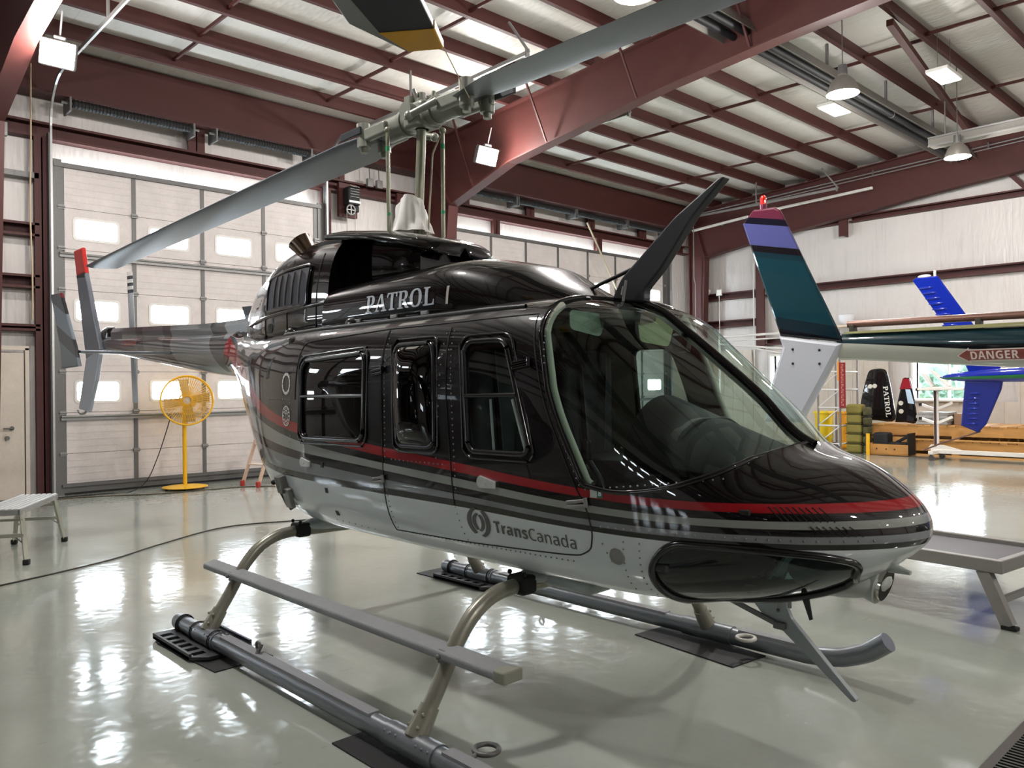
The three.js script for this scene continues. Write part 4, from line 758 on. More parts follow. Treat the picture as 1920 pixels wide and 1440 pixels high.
  for (const x of [-0.97, 0.97]) {
    part('end_plate', finGeo([[-3.74, 1.79], [-4.28, 1.78], [-4.30, 1.95], [-4.62, 2.51], [-4.30, 2.50], [-3.86, 1.98]], x, 0.035), std(0xffffff, 0.4, 0, { map: plateTex }), heli);
  }
  part('vertical_fin', finPlate([[-6.05, 2.05], [-6.62, 1.95], [-6.98, 3.02], [-6.62, 3.02], [-6.2, 2.3]], -0.1, 0.055), std(0x6d727a, 0.28, 0.1), heli);
  part('fin_tip', finPlate([[-6.62, 3.02], [-6.98, 3.02], [-7.09, 3.35], [-6.75, 3.35]], -0.1, 0.056), std(0xb3261e, 0.3), heli);
  part('fin_band', finPlate([[-6.60, 2.95], [-6.965, 2.97], [-6.985, 3.03], [-6.625, 3.03]], -0.1, 0.058), M.black, heli);
  part('ventral_fin', finPlate([[-6.08, 2.06], [-6.62, 1.98], [-6.95, 1.34], [-6.55, 1.31], [-6.25, 1.7]], -0.1, 0.05), std(0xa3a9b2, 0.3, 0.1), heli);
  part('tail_skid', [tube([V(-0.1, 1.42, -6.6), V(-0.1, 1.30, -6.75), V(-0.1, 1.28, -6.95), V(-0.1, 1.32, -7.06)], 0.014, 20, 6)], M.galv, heli);
  const tr = V(0.28, 2.22, -6.18), dirT = V(0, 0.995, -0.1).normalize();
  part('tail_rotor_hub', [rod(V(0.05, 2.2, -6.16), V(0.31, 2.22, -6.18), 0.025, 10), rbox(0.05, 0.18, 0.06, tr.x, tr.y, tr.z, 0.01)], M.galvDark, heli);
  const trTex = canvasTex(64, 512, (c, w, h) => { c.fillStyle = '#b9bbbd'; c.fillRect(0, 0, w, h); c.fillStyle = '#121212'; for (const y of [34, 88, 142]) c.fillRect(0, y, w, 26); c.fillStyle = '#e8e6e2'; c.fillRect(0, 0, w, 34); c.fillRect(0, 60, w, 28); c.fillRect(0, 114, w, 28); });
  for (const k of [1, -1]) { const rings = []; for (let i = 0; i <= 10; i++) { const r = lerp(0.1, 0.81, i / 10), c = tr.clone().addScaledVector(dirT, k * r), out = []; for (let j = 0; j < 12; j++) { const a = j / 12 * Math.PI * 2; out.push(V(c.x + 0.011 * Math.sin(a) + 0.012 * Math.cos(a), c.y, c.z + 0.065 * Math.cos(a))); } rings.push(k > 0 ? out.reverse() : out); } part('tail_rotor_blade', loft(rings, true, true, (p) => [0.5, Math.abs(p.y - tr.y) / 0.81]), k > 0 ? std(0xffffff, 0.35, 0, { map: trTex }) : std(0xb9bbbd, 0.35), heli); }

  // ---- landing gear
  const gear = std(0x8b897c, 0.32, 0.35), skidMat = std(0x7f8388, 0.33, 0.55, { map: grime });
  for (const s of [1.40, -0.70]) {
    const arc = []; for (const side of [1, -1]) { const a = [[0, 0.62], [0.35, 0.625], [0.52, 0.63], [0.65, 0.615], [0.77, 0.555], [0.87, 0.45], [0.95, 0.32], [1.03, 0.2], [1.095, 0.1]].map(([t, y]) => V(-side * t, y, s)); arc.push(...(side > 0 ? a.reverse() : a.slice(1))); }
    part('cross_tube', [tube(arc, 0.036, 120, 16)], gear, heli);
    for (const side of [1, -1]) {
      part('saddle', [rod(V(-side * 1.02, 0.215, s), V(-side * 1.098, 0.1, s), 0.043, 16, 0.052), ...[0.3, 0.7].flatMap((u) => [-1, 1].map((k) => ball(0.009, -side * lerp(1.02, 1.095, u) - side * 0.036, lerp(0.215, 0.1, u) + 0.02, s + k * 0.03)))], gear, heli);
      part('saddle_clamp', [rod(V(-side * 1.105, 0.072, s - 0.17), V(-side * 1.105, 0.072, s + 0.17), 0.057, 18), ...[-0.15, -0.11, -0.07, 0.07, 0.11, 0.15].map((d) => ball(0.007, -side * 1.105 - side * 0.045, 0.105, s + d, 6, 5))], skidMat, heli);
      part('cross_tube_clamp', [rbox(0.1, 0.09, 0.12, -side * 0.47, 0.635, s, 0.02), ball(0.012, -side * 0.5, 0.69, s + 0.05), ball(0.012, -side * 0.5, 0.69, s - 0.05)], M.rubber, heli);
    }
    { const g = new THREE.SphereGeometry(1, 20, 12); g.scale(0.5, 0.055, 0.13); g.translate(0, 0.66, s); part('cross_tube_fairing', g, std(0xa9afae, 0.35), heli); }
  }
  for (const side of [1, -1]) {
    const x = -side * 1.105, p = [V(x, 0.072, -1.13), V(x, 0.072, 0), V(x, 0.072, 1.9), V(x, 0.074, 2.05), V(x, 0.10, 2.22), V(x, 0.16, 2.36), V(x, 0.235, 2.46)];
    const c = new THREE.CatmullRomCurve3(p, false, 'catmullrom', 0.3);
    const caps = [ball(0.05, x, 0.072, -1.13, 14, 10), cyl(0.05, 0.05, 0.004, 18).rotateX(0.95).translate(x, 0.236, 2.462)];
    part('skid_tube', [new THREE.TubeGeometry(c, 120, 0.05, 18), ...caps], skidMat, heli);
    part('skid_step', [span(x - 0.03, x + 0.03, 0.112, 0.126, -0.45, 1.1), span(x - 0.03, x + 0.03, 0.112, 0.126, 1.62, 2.02)], std(0x87888a, 0.85), heli);
    part('wheel_lug', [rod(V(x - 0.02, 0.1, -0.02), V(x + 0.02, 0.17, -0.02), 0.012, 8), new THREE.TorusGeometry(0.022, 0.008, 6, 14).rotateY(Math.PI / 2).translate(x, 0.165, -0.02)], M.galvDark, heli);
    part('wheel_lug', [new THREE.TorusGeometry(0.05, 0.011, 8, 22).rotateX(Math.PI / 2).translate(x - (side > 0 ? -0.12 : 0.115), 0.12, 1.72), rod(V(x, 0.1, 1.72), V(x - (side > 0 ? -0.08 : 0.07), 0.12, 1.72), 0.01, 6)], side > 0 ? M.galvDark : std(0xb9b6ae, 0.4), heli);
    // bear paw under the rear end of the skid
    const paw = new THREE.Shape(); const PW = 0.19, a0 = -1.12, a1 = -0.42;
    paw.moveTo(-PW + 0.04, a0); paw.lineTo(PW - 0.04, a0); paw.lineTo(PW, a0 + 0.05); paw.lineTo(PW, a1 - 0.08); paw.lineTo(PW - 0.08, a1); paw.lineTo(-PW + 0.08, a1); paw.lineTo(-PW, a1 - 0.08); paw.lineTo(-PW, a0 + 0.05); paw.closePath();
    for (let k = 0; k < 6; k++) for (const q of [-1, 1]) { const z = a0 + 0.07 + k * 0.098; paw.holes.push(new THREE.Path([V2(q * 0.085, z), V2(q * 0.16, z), V2(q * 0.16, z + 0.055), V2(q * 0.085, z + 0.055)])); }
    part('bear_paw', [prism(paw, 0.016, 0.034, 'y').translate(x, 0, 0), span(x - PW, x - PW + 0.015, 0.016, 0.05, a0 + 0.05, a1 - 0.08), span(x + PW - 0.015, x + PW, 0.016, 0.05, a0 + 0.05, a1 - 0.08)], std(0x1c1c20, 0.5), heli);
    for (const z of [-1.05, -0.83, -0.57]) part('paw_clamp', [new THREE.TorusGeometry(0.056, 0.007, 6, 22).translate(x, 0.072, z), new THREE.TorusGeometry(0.056, 0.004, 6, 22).translate(x, 0.072, z + 0.02)], M.rubber, heli);
  }
  // step board along the starboard side
  { const g = prism(roundPoly([[-0.97, 0.395], [-0.885, 0.395], [-0.87, 0.42], [-0.885, 0.45], [-0.97, 0.43]], 0.012, 3), -1.08, 1.80, 'z', 0.004); part('step_board', g, std(0x8f9192, 0.8, 0, { map: grime }), heli); for (const s of [1.40, -0.70]) part('step_clamp', [rbox(0.03, 0.06, 0.05, -0.945, 0.405, s, 0.006), ball(0.012, -0.975, 0.41, s)], M.galvDark, heli); part('step_tape', [rbox(0.108, 0.052, 0.07, -0.925, 0.42, 1.785, 0.01)], std(0x8c8d7e, 0.7), heli); }

  // ---- wire cutters, probe, light pod under the nose
  const cutterMat = std(0x17161c, 0.45), plateGrey = std(0x8e9494, 0.4, 0.3);
  part('upper_wire_cutter', prism(roundPoly([[1.60, 1.985], [1.80, 1.96], [1.80, 2.02], [1.90, 2.11], [2.08, 2.33], [2.24, 2.47], [2.215, 2.475], [1.975, 2.335], [1.66, 2.085]], 0.02, 3), -0.028, 0.028, 'x', 0.008), cutterMat, heli);
  part('cutter_strut', [rod(V(0, 2.02, 1.30), V(0, 2.17, 1.86), 0.01, 10)], M.black, heli);
  part('temperature_probe', [rod(V(-0.06, 1.97, 1.70), V(-0.06, 2.07, 1.72), 0.007, 8), rod(V(-0.06, 2.0, 1.70), V(-0.06, 2.04, 1.71), 0.012, 8)], M.galv, heli);
  part('lower_wire_cutter', prism(roundPoly([[2.29, 0.70], [2.46, 0.715], [2.515, 0.60], [2.785, 0.335], [2.765, 0.325], [2.475, 0.545], [2.395, 0.585]], 0.012, 3), -0.014, 0.014, 'x', 0.004), plateGrey, heli);
  part('cutter_bolts', [[2.33, 0.675], [2.37, 0.68], [2.41, 0.68], [2.345, 0.65], [2.4, 0.655], [2.46, 0.625]].map(([s, y]) => ball(0.008, -0.015, y, s, 7, 5)), M.galvDark, heli);
  part('cutter_strut', [bar(V(-0.02, 0.665, 2.12), V(-0.02, 0.565, 2.47), 0.012, 0.02), rbox(0.03, 0.03, 0.05, -0.02, 0.565, 2.47, 0.006)], M.galvDark, heli);
  { const g = new THREE.SphereGeometry(1, 28, 20); g.scale(0.14, 0.085, 0.2); g.translate(0, 0.815, 2.71); const h = cyl(0.075, 0.085, 0.1, 24).rotateX(Math.PI / 2).rotateX(0.25).translate(0, 0.82, 2.83); part('light_pod', [g, h], std(0xa5aaa4, 0.4), heli); part('light_lens', [cyl(0.065, 0.065, 0.02, 24).rotateX(Math.PI / 2).rotateX(0.25).translate(0, 0.805, 2.885)], M.chrome, heli); part('pitot_tube', [rod(V(0.0, 0.88, 2.86), V(-0.02, 0.865, 2.99), 0.03, 12, 0.008)], std(0xa5aaa4, 0.4), heli); }
  part('antenna_blade', [prism([[2.62, 0.76], [2.65, 0.77], [2.67, 0.655], [2.66, 0.65]], -0.145, -0.135, 'x')], M.black, heli);
  part('drain_fitting', [rod(V(-0.08, 0.72, 2.5), V(-0.08, 0.655, 2.5), 0.008, 8), rod(V(-0.05, 0.72, 2.53), V(-0.05, 0.655, 2.53), 0.008, 8)], M.galv, heli);
  part('belly_fairing', [rbox(0.16, 0.05, 0.3, -0.3, 0.645, 1.6, 0.02)], std(0x9aa09c, 0.4), heli);

  // ---- cabin
  part('cabin_floor', rbox(1.14, 0.03, 3.0, 0, 0.86, 0.8, 0.01), darkGrey, heli);
  part('cabin_bulkhead', rbox(1.16, 1.05, 0.05, 0, 1.38, -0.62, 0.02), darkGrey, heli);
  part('broom_closet', rbox(0.34, 1.0, 0.16, 0, 1.36, 0.98, 0.03), lining, heli);
  for (const x of [-0.32, 0.32]) {
    const seat = part('pilot_seat', [rbox(0.46, 0.12, 0.46, x, 1.12, 1.34, 0.04), rbox(0.46, 0.26, 0.4, x, 0.98, 1.32, 0.02)], dark, heli);
    part('seat_back', [rbox(0.44, 0.62, 0.11, 0, 0, 0, 0.05)], dark, seat).position.set(x, 1.46, 1.10);
    part('headrest', [rbox(0.24, 0.15, 0.09, 0, 0, 0, 0.04)], dark, seat).position.set(x, 1.80, 1.05);
    part('seat_belt', [bar(V(x - 0.1, 1.75, 1.165), V(x - 0.06, 1.2, 1.18), 0.045, 0.006), bar(V(x + 0.1, 1.75, 1.165), V(x + 0.06, 1.2, 1.18), 0.045, 0.006)], std(0x3b3d3a, 0.8), seat);
    part('cyclic_stick', [tube([V(x, 0.88, 1.80), V(x, 1.10, 1.78), V(x, 1.22, 1.70)], 0.014, 20, 8), rbox(0.04, 0.1, 0.045, x, 1.27, 1.68, 0.015)], M.black, heli);
    part('rudder_pedal', [box(0.1, 0.09, 0.02, x - 0.1, 0.95, 2.25), box(0.1, 0.09, 0.02, x + 0.1, 0.95, 2.25)], M.galvDark, heli);
  }
  part('rear_bench', [rbox(1.1, 0.14, 0.5, 0, 1.1, -0.25, 0.04), rbox(1.1, 0.62, 0.12, 0, 1.45, -0.52, 0.05)], dark, heli);
  part('aft_facing_seat', [rbox(1.1, 0.14, 0.42, 0, 1.1, 0.72, 0.04)], dark, heli);
  part('instrument_panel', [prism(roundPoly([[-0.22, 0.86], [0.22, 0.86], [0.24, 1.1], [0.30, 1.25], [0.26, 1.36], [0.12, 1.42], [-0.12, 1.42], [-0.26, 1.36], [-0.30, 1.25], [-0.24, 1.1]], 0.05), 2.06, 2.16, 'z', 0.01)], dark, heli);
  { const rings = []; for (let i = 0; i <= 10; i++) { const s = lerp(1.90, 2.5, i / 10), k = Math.sin(Math.min(1, 0.25 + i / 10) * Math.PI / 2), out = []; for (let j = 0; j <= 20; j++) { const a = j / 20 * Math.PI; out.push(V(0.34 * Math.cos(a) * lerp(0.95, 1.0, k), 1.19 + (0.33 - 0.24 * (i / 10)) * Math.sin(a), s)); } rings.push(out); } part('glare_shield', loft(rings), std(0x1a1a1a, 0.9), heli); }
  part('nose_deck', [rbox(1.0, 0.02, 0.5, 0, 1.10, 2.36, 0.005)], std(0x171716, 0.95), heli);
  for (let k = 0; k < 5; k++) part('gauge', [cyl(0.038, 0.038, 0.012, 18).rotateX(Math.PI / 2).translate(-0.18 + k * 0.09, 1.28, 2.055)], std(0x20262a, 0.3), heli);
  part('overhead_console', rbox(0.3, 0.05, 0.6, 0, 1.90, 1.45, 0.02), std(0x50524a, 0.7), heli);
  part('sun_visor', [prism(roundPoly([[-0.36, 1.83], [-0.14, 1.80], [-0.10, 1.91], [-0.36, 1.92]], 0.03), 1.62, 1.626, 'z')], std(0x6b7f6d, 0.6), heli); part('sun_visor', [prism(roundPoly([[0.06, 1.78], [0.30, 1.76], [0.36, 1.90], [0.04, 1.93]], 0.03), 1.70, 1.706, 'z')], std(0x74855a, 0.6), heli);
  part('compass', rbox(0.07, 0.09, 0.08, 0.01, 1.76, 1.98, 0.02), M.black, heli);
}

// small pieces belong to the part that carries them
{
  const mid = (m) => { m.geometry.computeBoundingBox(); return m.geometry.boundingBox.getCenter(V(0, 0, 0)).applyMatrix4(m.matrix); };
  const under = { window_gasket: ['cabin_window', 'bubble_window', 'door_window', 'chin_window'], window_flange: ['cabin_window', 'bubble_window', 'door_window'], window_bar: ['cabin_window', 'door_window'], window_slide: ['door_window'], green_mark: ['pitch_link'], blade_weight_cover: ['rotor_blade'], root_doubler: ['rotor_blade'], grip_bolt: ['blade_grip'], screen_rib: ['intake_screen'], screen_frame: ['intake_screen'], paw_clamp: ['bear_paw'], gauge: ['instrument_panel'], cutter_bolts: ['lower_wire_cutter'], light_lens: ['light_pod'], step_clamp: ['step_board'], step_tape: ['step_board'], fin_tip: ['vertical_fin'], fin_band: ['vertical_fin'], door_handle: ['fuselage_skin'], door_hinge: ['fuselage_skin'], drain_plug: ['fuselage_skin'], company_lettering: ['fuselage_skin'], company_emblem: ['fuselage_skin'], round_badge: ['fuselage_skin'], inspection_sticker: ['fuselage_skin'], patrol_lettering: ['roof_fairing'], white_mark: ['roof_fairing'], danger_lettering: ['tail_boom'] };
  for (const c of [...heli.children]) {
    if (!under[c.name]) continue;
    c.updateMatrix(); const p = mid(c), best = heli.children.filter((o) => under[c.name].includes(o.name)).sort((a, b) => (a.updateMatrix(), b.updateMatrix(), mid(a).distanceTo(p) - mid(b).distanceTo(p)))[0];
    if (best) best.add(c);
  }
}

// ---------------------------------------------------------------- the neighbouring helicopters
const bodyParts = (names) => heli.children.filter((c) => names.includes(c.name));
function body(o, names, mats) { for (const c of bodyParts(names)) { const m = part(c.name, c.geometry, mats(c.name), o); m.position.copy(c.position); m.quaternion.copy(c.quaternion); } }
{
  const o = thing('teal_helicopter', 'dark teal and white helicopter whose tail fin carries a red beacon', 'helicopter', [8.1, 0, 2.38]);
  const Z = (z) => z - 2.38;
  const tex = canvasTex(256, 1024, (c, w, h) => {       // v from y 1.9 to 3.6, u along the chord
    const Y = (y) => (3.6 - y) / 1.7 * h, band = (a, b, col) => { c.fillStyle = col; c.beginPath(); c.moveTo(0, Y(a + 0.13)); c.lineTo(w, Y(a - 0.13)); c.lineTo(w, Y(b - 0.13)); c.lineTo(0, Y(b + 0.13)); c.closePath(); c.fill(); };
    c.fillStyle = '#10353e'; c.fillRect(0, 0, w, h);
    band(3.9, 3.29, '#5c2437'); band(3.29, 3.22, '#12111f'); band(3.22, 2.99, '#4c4f82'); band(2.99, 2.92, '#151116'); band(2.92, 2.86, '#0f2a33'); band(2.24, 2.12, '#0c2029'); band(2.12, 1.7, '#0a0d14');
  });
  tex.repeat.set(1 / 1.2, 1 / 1.7); tex.offset.set(7.08 / 1.2, -1.9 / 1.7);
  part('vertical_fin', finGeo([[Z(-4.66), 3.33], [Z(-4.63), 3.37], [Z(-4.53), 3.47], [Z(-4.28), 3.46], [Z(-4.22), 3.42], [Z(-3.55), 1.97], [Z(-4.23), 2.07]], -0.1, 0.07), gloss(0xffffff, 0.3, 0.03, { map: tex }), o);
  part('ventral_fin', finGeo([[Z(-4.24), 2.07], [Z(-3.55), 1.96], [Z(-3.72), 1.64], [Z(-4.0), 1.15], [Z(-4.42), 1.15], [Z(-4.32), 1.6], [Z(-4.2), 1.95]], -0.1, 0.12), std(0xb3b6bd, 0.35), o);
  for (const [z, y] of [[-4.07, 1.92], [-3.78, 1.90], [-4.07, 1.77], [-3.78, 1.76]]) part('fin_bolt', ball(0.014, -0.162, y, Z(z), 10, 7), M.black, o);
  part('beacon', [cyl(0.035, 0.035, 0.05, 16).translate(-0.1, 3.53, Z(-4.42)), new THREE.SphereGeometry(0.035, 16, 10).scale(1, 1.3, 1).translate(-0.1, 3.57, Z(-4.42))], new THREE.MeshPhysicalMaterial({ color: 0xc81808, roughness: 0.15, clearcoat: 1 }), o);
  part('beacon_base', [cyl(0.03, 0.04, 0.08, 14).translate(-0.1, 3.47, Z(-4.42))], gloss(0x6b2b40, 0.3), o);
  const rings = [], N = 36, cy = curve([[-3.5, 1.93], [-1, 1.84], [0, 1.86]]), cr = curve([[-3.6, 0.135], [-2, 0.185], [-0.4, 0.21]]);
  for (let z = -3.62; z <= -0.3; z += 0.12) { const r = []; for (let j = 0; j < N; j++) { const a = j / N * Math.PI * 2; r.push(V(cr(z) * 0.95 * Math.cos(a), cy(z) + cr(z) * Math.sin(a), Z(z))); } rings.push(r.reverse()); }
  const boomTex = canvasTex(512, 256, (c, w, h) => { c.fillStyle = '#0d2a31'; c.fillRect(0, 0, w, h); c.fillStyle = '#0b0d12'; c.fillRect(0, h * 0.45, w, h * 0.2); c.fillStyle = '#a9ab9f'; c.beginPath(); c.moveTo(0, h * 0.42); c.lineTo(w, h * 0.80); c.lineTo(w, h); c.lineTo(0, h); c.closePath(); c.fill(); });
  part('tail_boom', loft(rings, true, true, (p) => [(p.z + 2.38 + 3.62) / 3.3, (p.y - cy(p.z + 2.38)) / 0.42 + 0.5]), gloss(0xffffff, 0.3, 0.03, { map: boomTex }), o);
  part('drive_shaft', [rod(V(0, 2.155, Z(-3.55)), V(0, 2.13, Z(-0.4)), 0.035, 12)], std(0x7d5a4e, 0.35, 0.3), o);
  part('shaft_bracket', [-3.5, -2.35, -1.4].map((z) => rbox(0.09, 0.12, 0.05, 0, cy(z) + cr(z) + 0.02, Z(z), 0.01)), std(0x3c3a30, 0.6), o);
  part('shaft_tray', [span(-0.1, -0.08, 2.055, 2.075, Z(-3.55), Z(-0.6)), bar(V(-0.09, 2.06, Z(-3.5)), V(-0.09, 2.03, Z(-0.5)), 0.05, 0.012)], std(0x9c9a68, 0.5), o);
  { const pos = [], uv = [], idx = [], z0 = -2.5, z1 = -1.55; for (let i = 0; i <= 6; i++) for (let j = 0; j <= 16; j++) { const u = j / 16, v = i / 6, z = lerp(z0, z1, u), y = lerp(1.72, 1.87, v), r = cr(z), a = Math.asin(Math.max(-1, Math.min(1, (y - cy(z)) / r))); pos.push(-(r * 0.95 * Math.cos(a) + 0.003), y, Z(z)); uv.push(u, v); }
    for (let i = 0; i < 6; i++) for (let j = 0; j < 16; j++) { const a = i * 17 + j; idx.push(a, a + 1, a + 17, a + 1, a + 18, a + 17); }
    const g = new THREE.BufferGeometry(); g.setAttribute('position', new THREE.Float32BufferAttribute(pos, 3)); g.setAttribute('uv', new THREE.Float32BufferAttribute(uv, 2)); g.setIndex(idx); g.computeVertexNormals();
    part('danger_sign', g, new THREE.MeshStandardMaterial({ transparent: true, roughness: 0.4, map: canvasTex(1024, 160, (c, w, h) => { c.fillStyle = '#c9bdb4'; c.beginPath(); c.moveTo(4, 80); c.lineTo(120, 4); c.lineTo(120, 22); c.lineTo(w, 22); c.lineTo(w, 138); c.lineTo(120, 138); c.lineTo(120, 156); c.closePath(); c.fill(); c.fillStyle = '#7c3a33'; c.beginPath(); c.moveTo(22, 80); c.lineTo(108, 24); c.lineTo(108, 34); c.lineTo(w, 34); c.lineTo(w, 126); c.lineTo(108, 126); c.lineTo(108, 136); c.closePath(); c.fill(); c.fillStyle = '#dccfc6'; c.font = 'bold 104px sans-serif'; c.fillText('DANGER', 120, 117); }) }), o); }
  const tealBody = gloss(0x0d2a31, 0.3, 0.03);
  part('fuselage_body', HG.hull, tealBody, o);
  body(o, ['roof_fairing', 'engine_cowling', 'pylon_cowling', 'pylon_roof', 'cross_tube', 'skid_tube', 'mast', 'rotor_hub', 'saddle'], (n) => (/cowl|fair|roof/.test(n) ? tealBody : M.galv));
}
{
  const o = thing('blue_helicopter', 'bright blue helicopter with a ribbed tail fin, behind the teal one', 'helicopter', [13.1, 0, 2.4]);
  const Z = (z) => z - 2.4, blue = gloss(0x0d2596, 0.3, 0.05), blueD = std(0x101f78, 0.4);
  part('upper_fin', finGeo([[Z(-4.72), 3.13], [Z(-4.68), 3.17], [Z(-4.36), 3.17], [Z(-3.84), 2.34], [Z(-3.5), 1.7], [Z(-3.95), 1.7], [Z(-4.14), 2.2]], 0, 0.06), blue, o);
  part('lower_fin', finGeo([[Z(-4.0), 1.56], [Z(-3.5), 1.56], [Z(-3.52), 1.44], [Z(-3.72), 0.93], [Z(-3.83), 0.80], [Z(-4.06), 0.90]], 0, 0.06), blueD, o);
  for (let k = 0; k < 9; k++) { const y = 3.0 - k * 0.085, z = -4.52 + k * 0.047; part('fin_rib', new THREE.SphereGeometry(1, 12, 8).scale(0.018, 0.02, 0.11).translate(-0.031, y, Z(z)), blue, o); }
  for (let k = 0; k < 7; k++) { const y = 1.38 - k * 0.075, z = -3.86 - k * 0.006; part('fin_rib', new THREE.SphereGeometry(1, 12, 8).scale(0.016, 0.016, 0.07).translate(-0.031, y, Z(z)), blue, o); }
  part('fin_cap', new THREE.SphereGeometry(1, 14, 8).scale(0.03, 0.03, 0.1).translate(0, 3.18, Z(-4.55)), M.white, o); part('fin_light', cyl(0.02, 0.02, 0.1, 10).translate(0, 3.21, Z(-4.4)), M.white, o);
  const rings = []; const r_ = curve([[-4.35, 0.005], [-4.2, 0.05], [-3.6, 0.10], [-2, 0.14], [-0.4, 0.2]]);
  for (let z = -4.35; z <= -0.3; z += 0.1) { const r = []; for (let j = 0; j < 28; j++) { const a = j / 28 * Math.PI * 2; r.push(V(r_(z) * Math.cos(a), 1.62 + r_(z) * Math.sin(a) + (z + 4.35) * 0.03, Z(z))); } rings.push(r.reverse()); }
  const bt = canvasTex(16, 128, (c, w, h) => { c.fillStyle = '#1a2a9a'; c.fillRect(0, 0, w, h); c.fillStyle = '#1f6a33'; c.fillRect(0, h * 0.52, w, h * 0.24); c.fillStyle = '#3a3a86'; c.fillRect(0, h * 0.76, w, h); });
  part('tail_boom', loft(rings, true, true, (p) => [0.5, (p.y - 1.62 - (p.z + 2.4 + 4.35) * 0.03) / (2 * r_(p.z + 2.4)) + 0.5]), gloss(0xffffff, 0.3, 0.05, { map: bt }), o);
  part('tail_skid', [polyTube([V(0, 0.82, Z(-3.8)), V(0, 0.62, Z(-4.35)), V(0, 0.5, Z(-4.6))], 0.012)], std(0x6b4a3c, 0.5), o);
  part('fuselage_body', HG.hull, blue, o);
  body(o, ['roof_fairing', 'engine_cowling', 'cross_tube', 'skid_tube', 'saddle'], (n) => (/cowl|fair/.test(n) ? blue : M.galv));
}
{ // black helicopter beside the viewer; only the tip of its rotor blade is in the picture
  const o = thing('black_helicopter', 'helicopter whose black rotor blade with a yellow tip reaches in overhead', 'helicopter', [-1.9, 0, 0.85]);
  part('fuselage_body', HG.hull, M.blackPaint, o);
  body(o, ['roof_fairing', 'engine_cowling', 'pylon_cowling', 'pylon_roof', 'cross_tube', 'skid_tube', 'saddle', 'tail_boom'], (n) => (/cowl|fair|roof|boom/.test(n) ? M.blackPaint : M.galv));
  part('mast', [rod(V(0, 2.4, 0), V(0, 3.06, 0), 0.035, 14), rbox(0.3, 0.14, 0.3, 0, 3.03, 0, 0.04)], M.galvDark, o);
  // blade outlines in plan, the tip cut back at the trailing edge
  const L = (x, z) => [x + 1.9, z - 0.85], dir = V2(-0.77, 0.64), R0 = [2.13, -2.64], C1 = [1.71, -2.71], inb = (p, k) => [p[0] + dir.x * k, p[1] + dir.y * k];
  const pl = (pts, y0, y1) => { const q = pts.map((p) => L(...p)), ccw = THREE.ShapeUtils.area(q.map((p) => V2(...p))) > 0 ? q : [...q].reverse(); return prism(ccw, y0, y1, 'y', 0.006); };
  part('rotor_blade', pl([R0, [2.04, -2.76], C1, inb(C1, 4.7), inb(R0, 5.0)], 3.0, 3.035), std(0x15171a, 0.5), o);
  part('blade_tip', pl([[2.132, -2.642], [2.04, -2.765], [1.84, -2.70], [1.985, -2.515]], 2.997, 3.038), std(0xd29a12, 0.45), o);
  part('blade_edge_strip', pl([[2.045, -2.768], C1, inb(C1, 0.6), [1.30, -2.32], [1.845, -2.695]], 2.998, 3.037), std(0x8f8f8c, 0.45, 0.3), o);
  part('opposite_blade', pl([[-4.2 + 0.12, 0.85 + 3.1], [-4.2 - 0.12, 0.85 + 2.9], [-2.0, 0.8], [-1.8, 0.95], [-1.75, 1.05]], 3.0, 3.035), std(0x15171a, 0.5), o);
  part('tie_down_cord', [rod(V(2.12 + 1.9, 3.0, -2.63 - 0.85), V(2.207 + 1.9, 2.79, -2.567 - 0.85), 0.0022, 5)], M.rope, o);
}

{ // unseen dark helicopter, placed out of view to darken the starboard reflections
  const o = thing('unseen_dark_helicopter', 'dark helicopter out of view to the left, placed to darken the starboard reflections', 'helicopter', [-1.7, 0, -8.7]);
  part('fuselage_body', HG.hull, M.blackPaint, o);
  body(o, ['roof_fairing', 'engine_cowling', 'pylon_cowling', 'pylon_roof', 'cross_tube', 'skid_tube', 'saddle'], (n) => (/cowl|fair|roof/.test(n) ? M.blackPaint : M.galv));
}

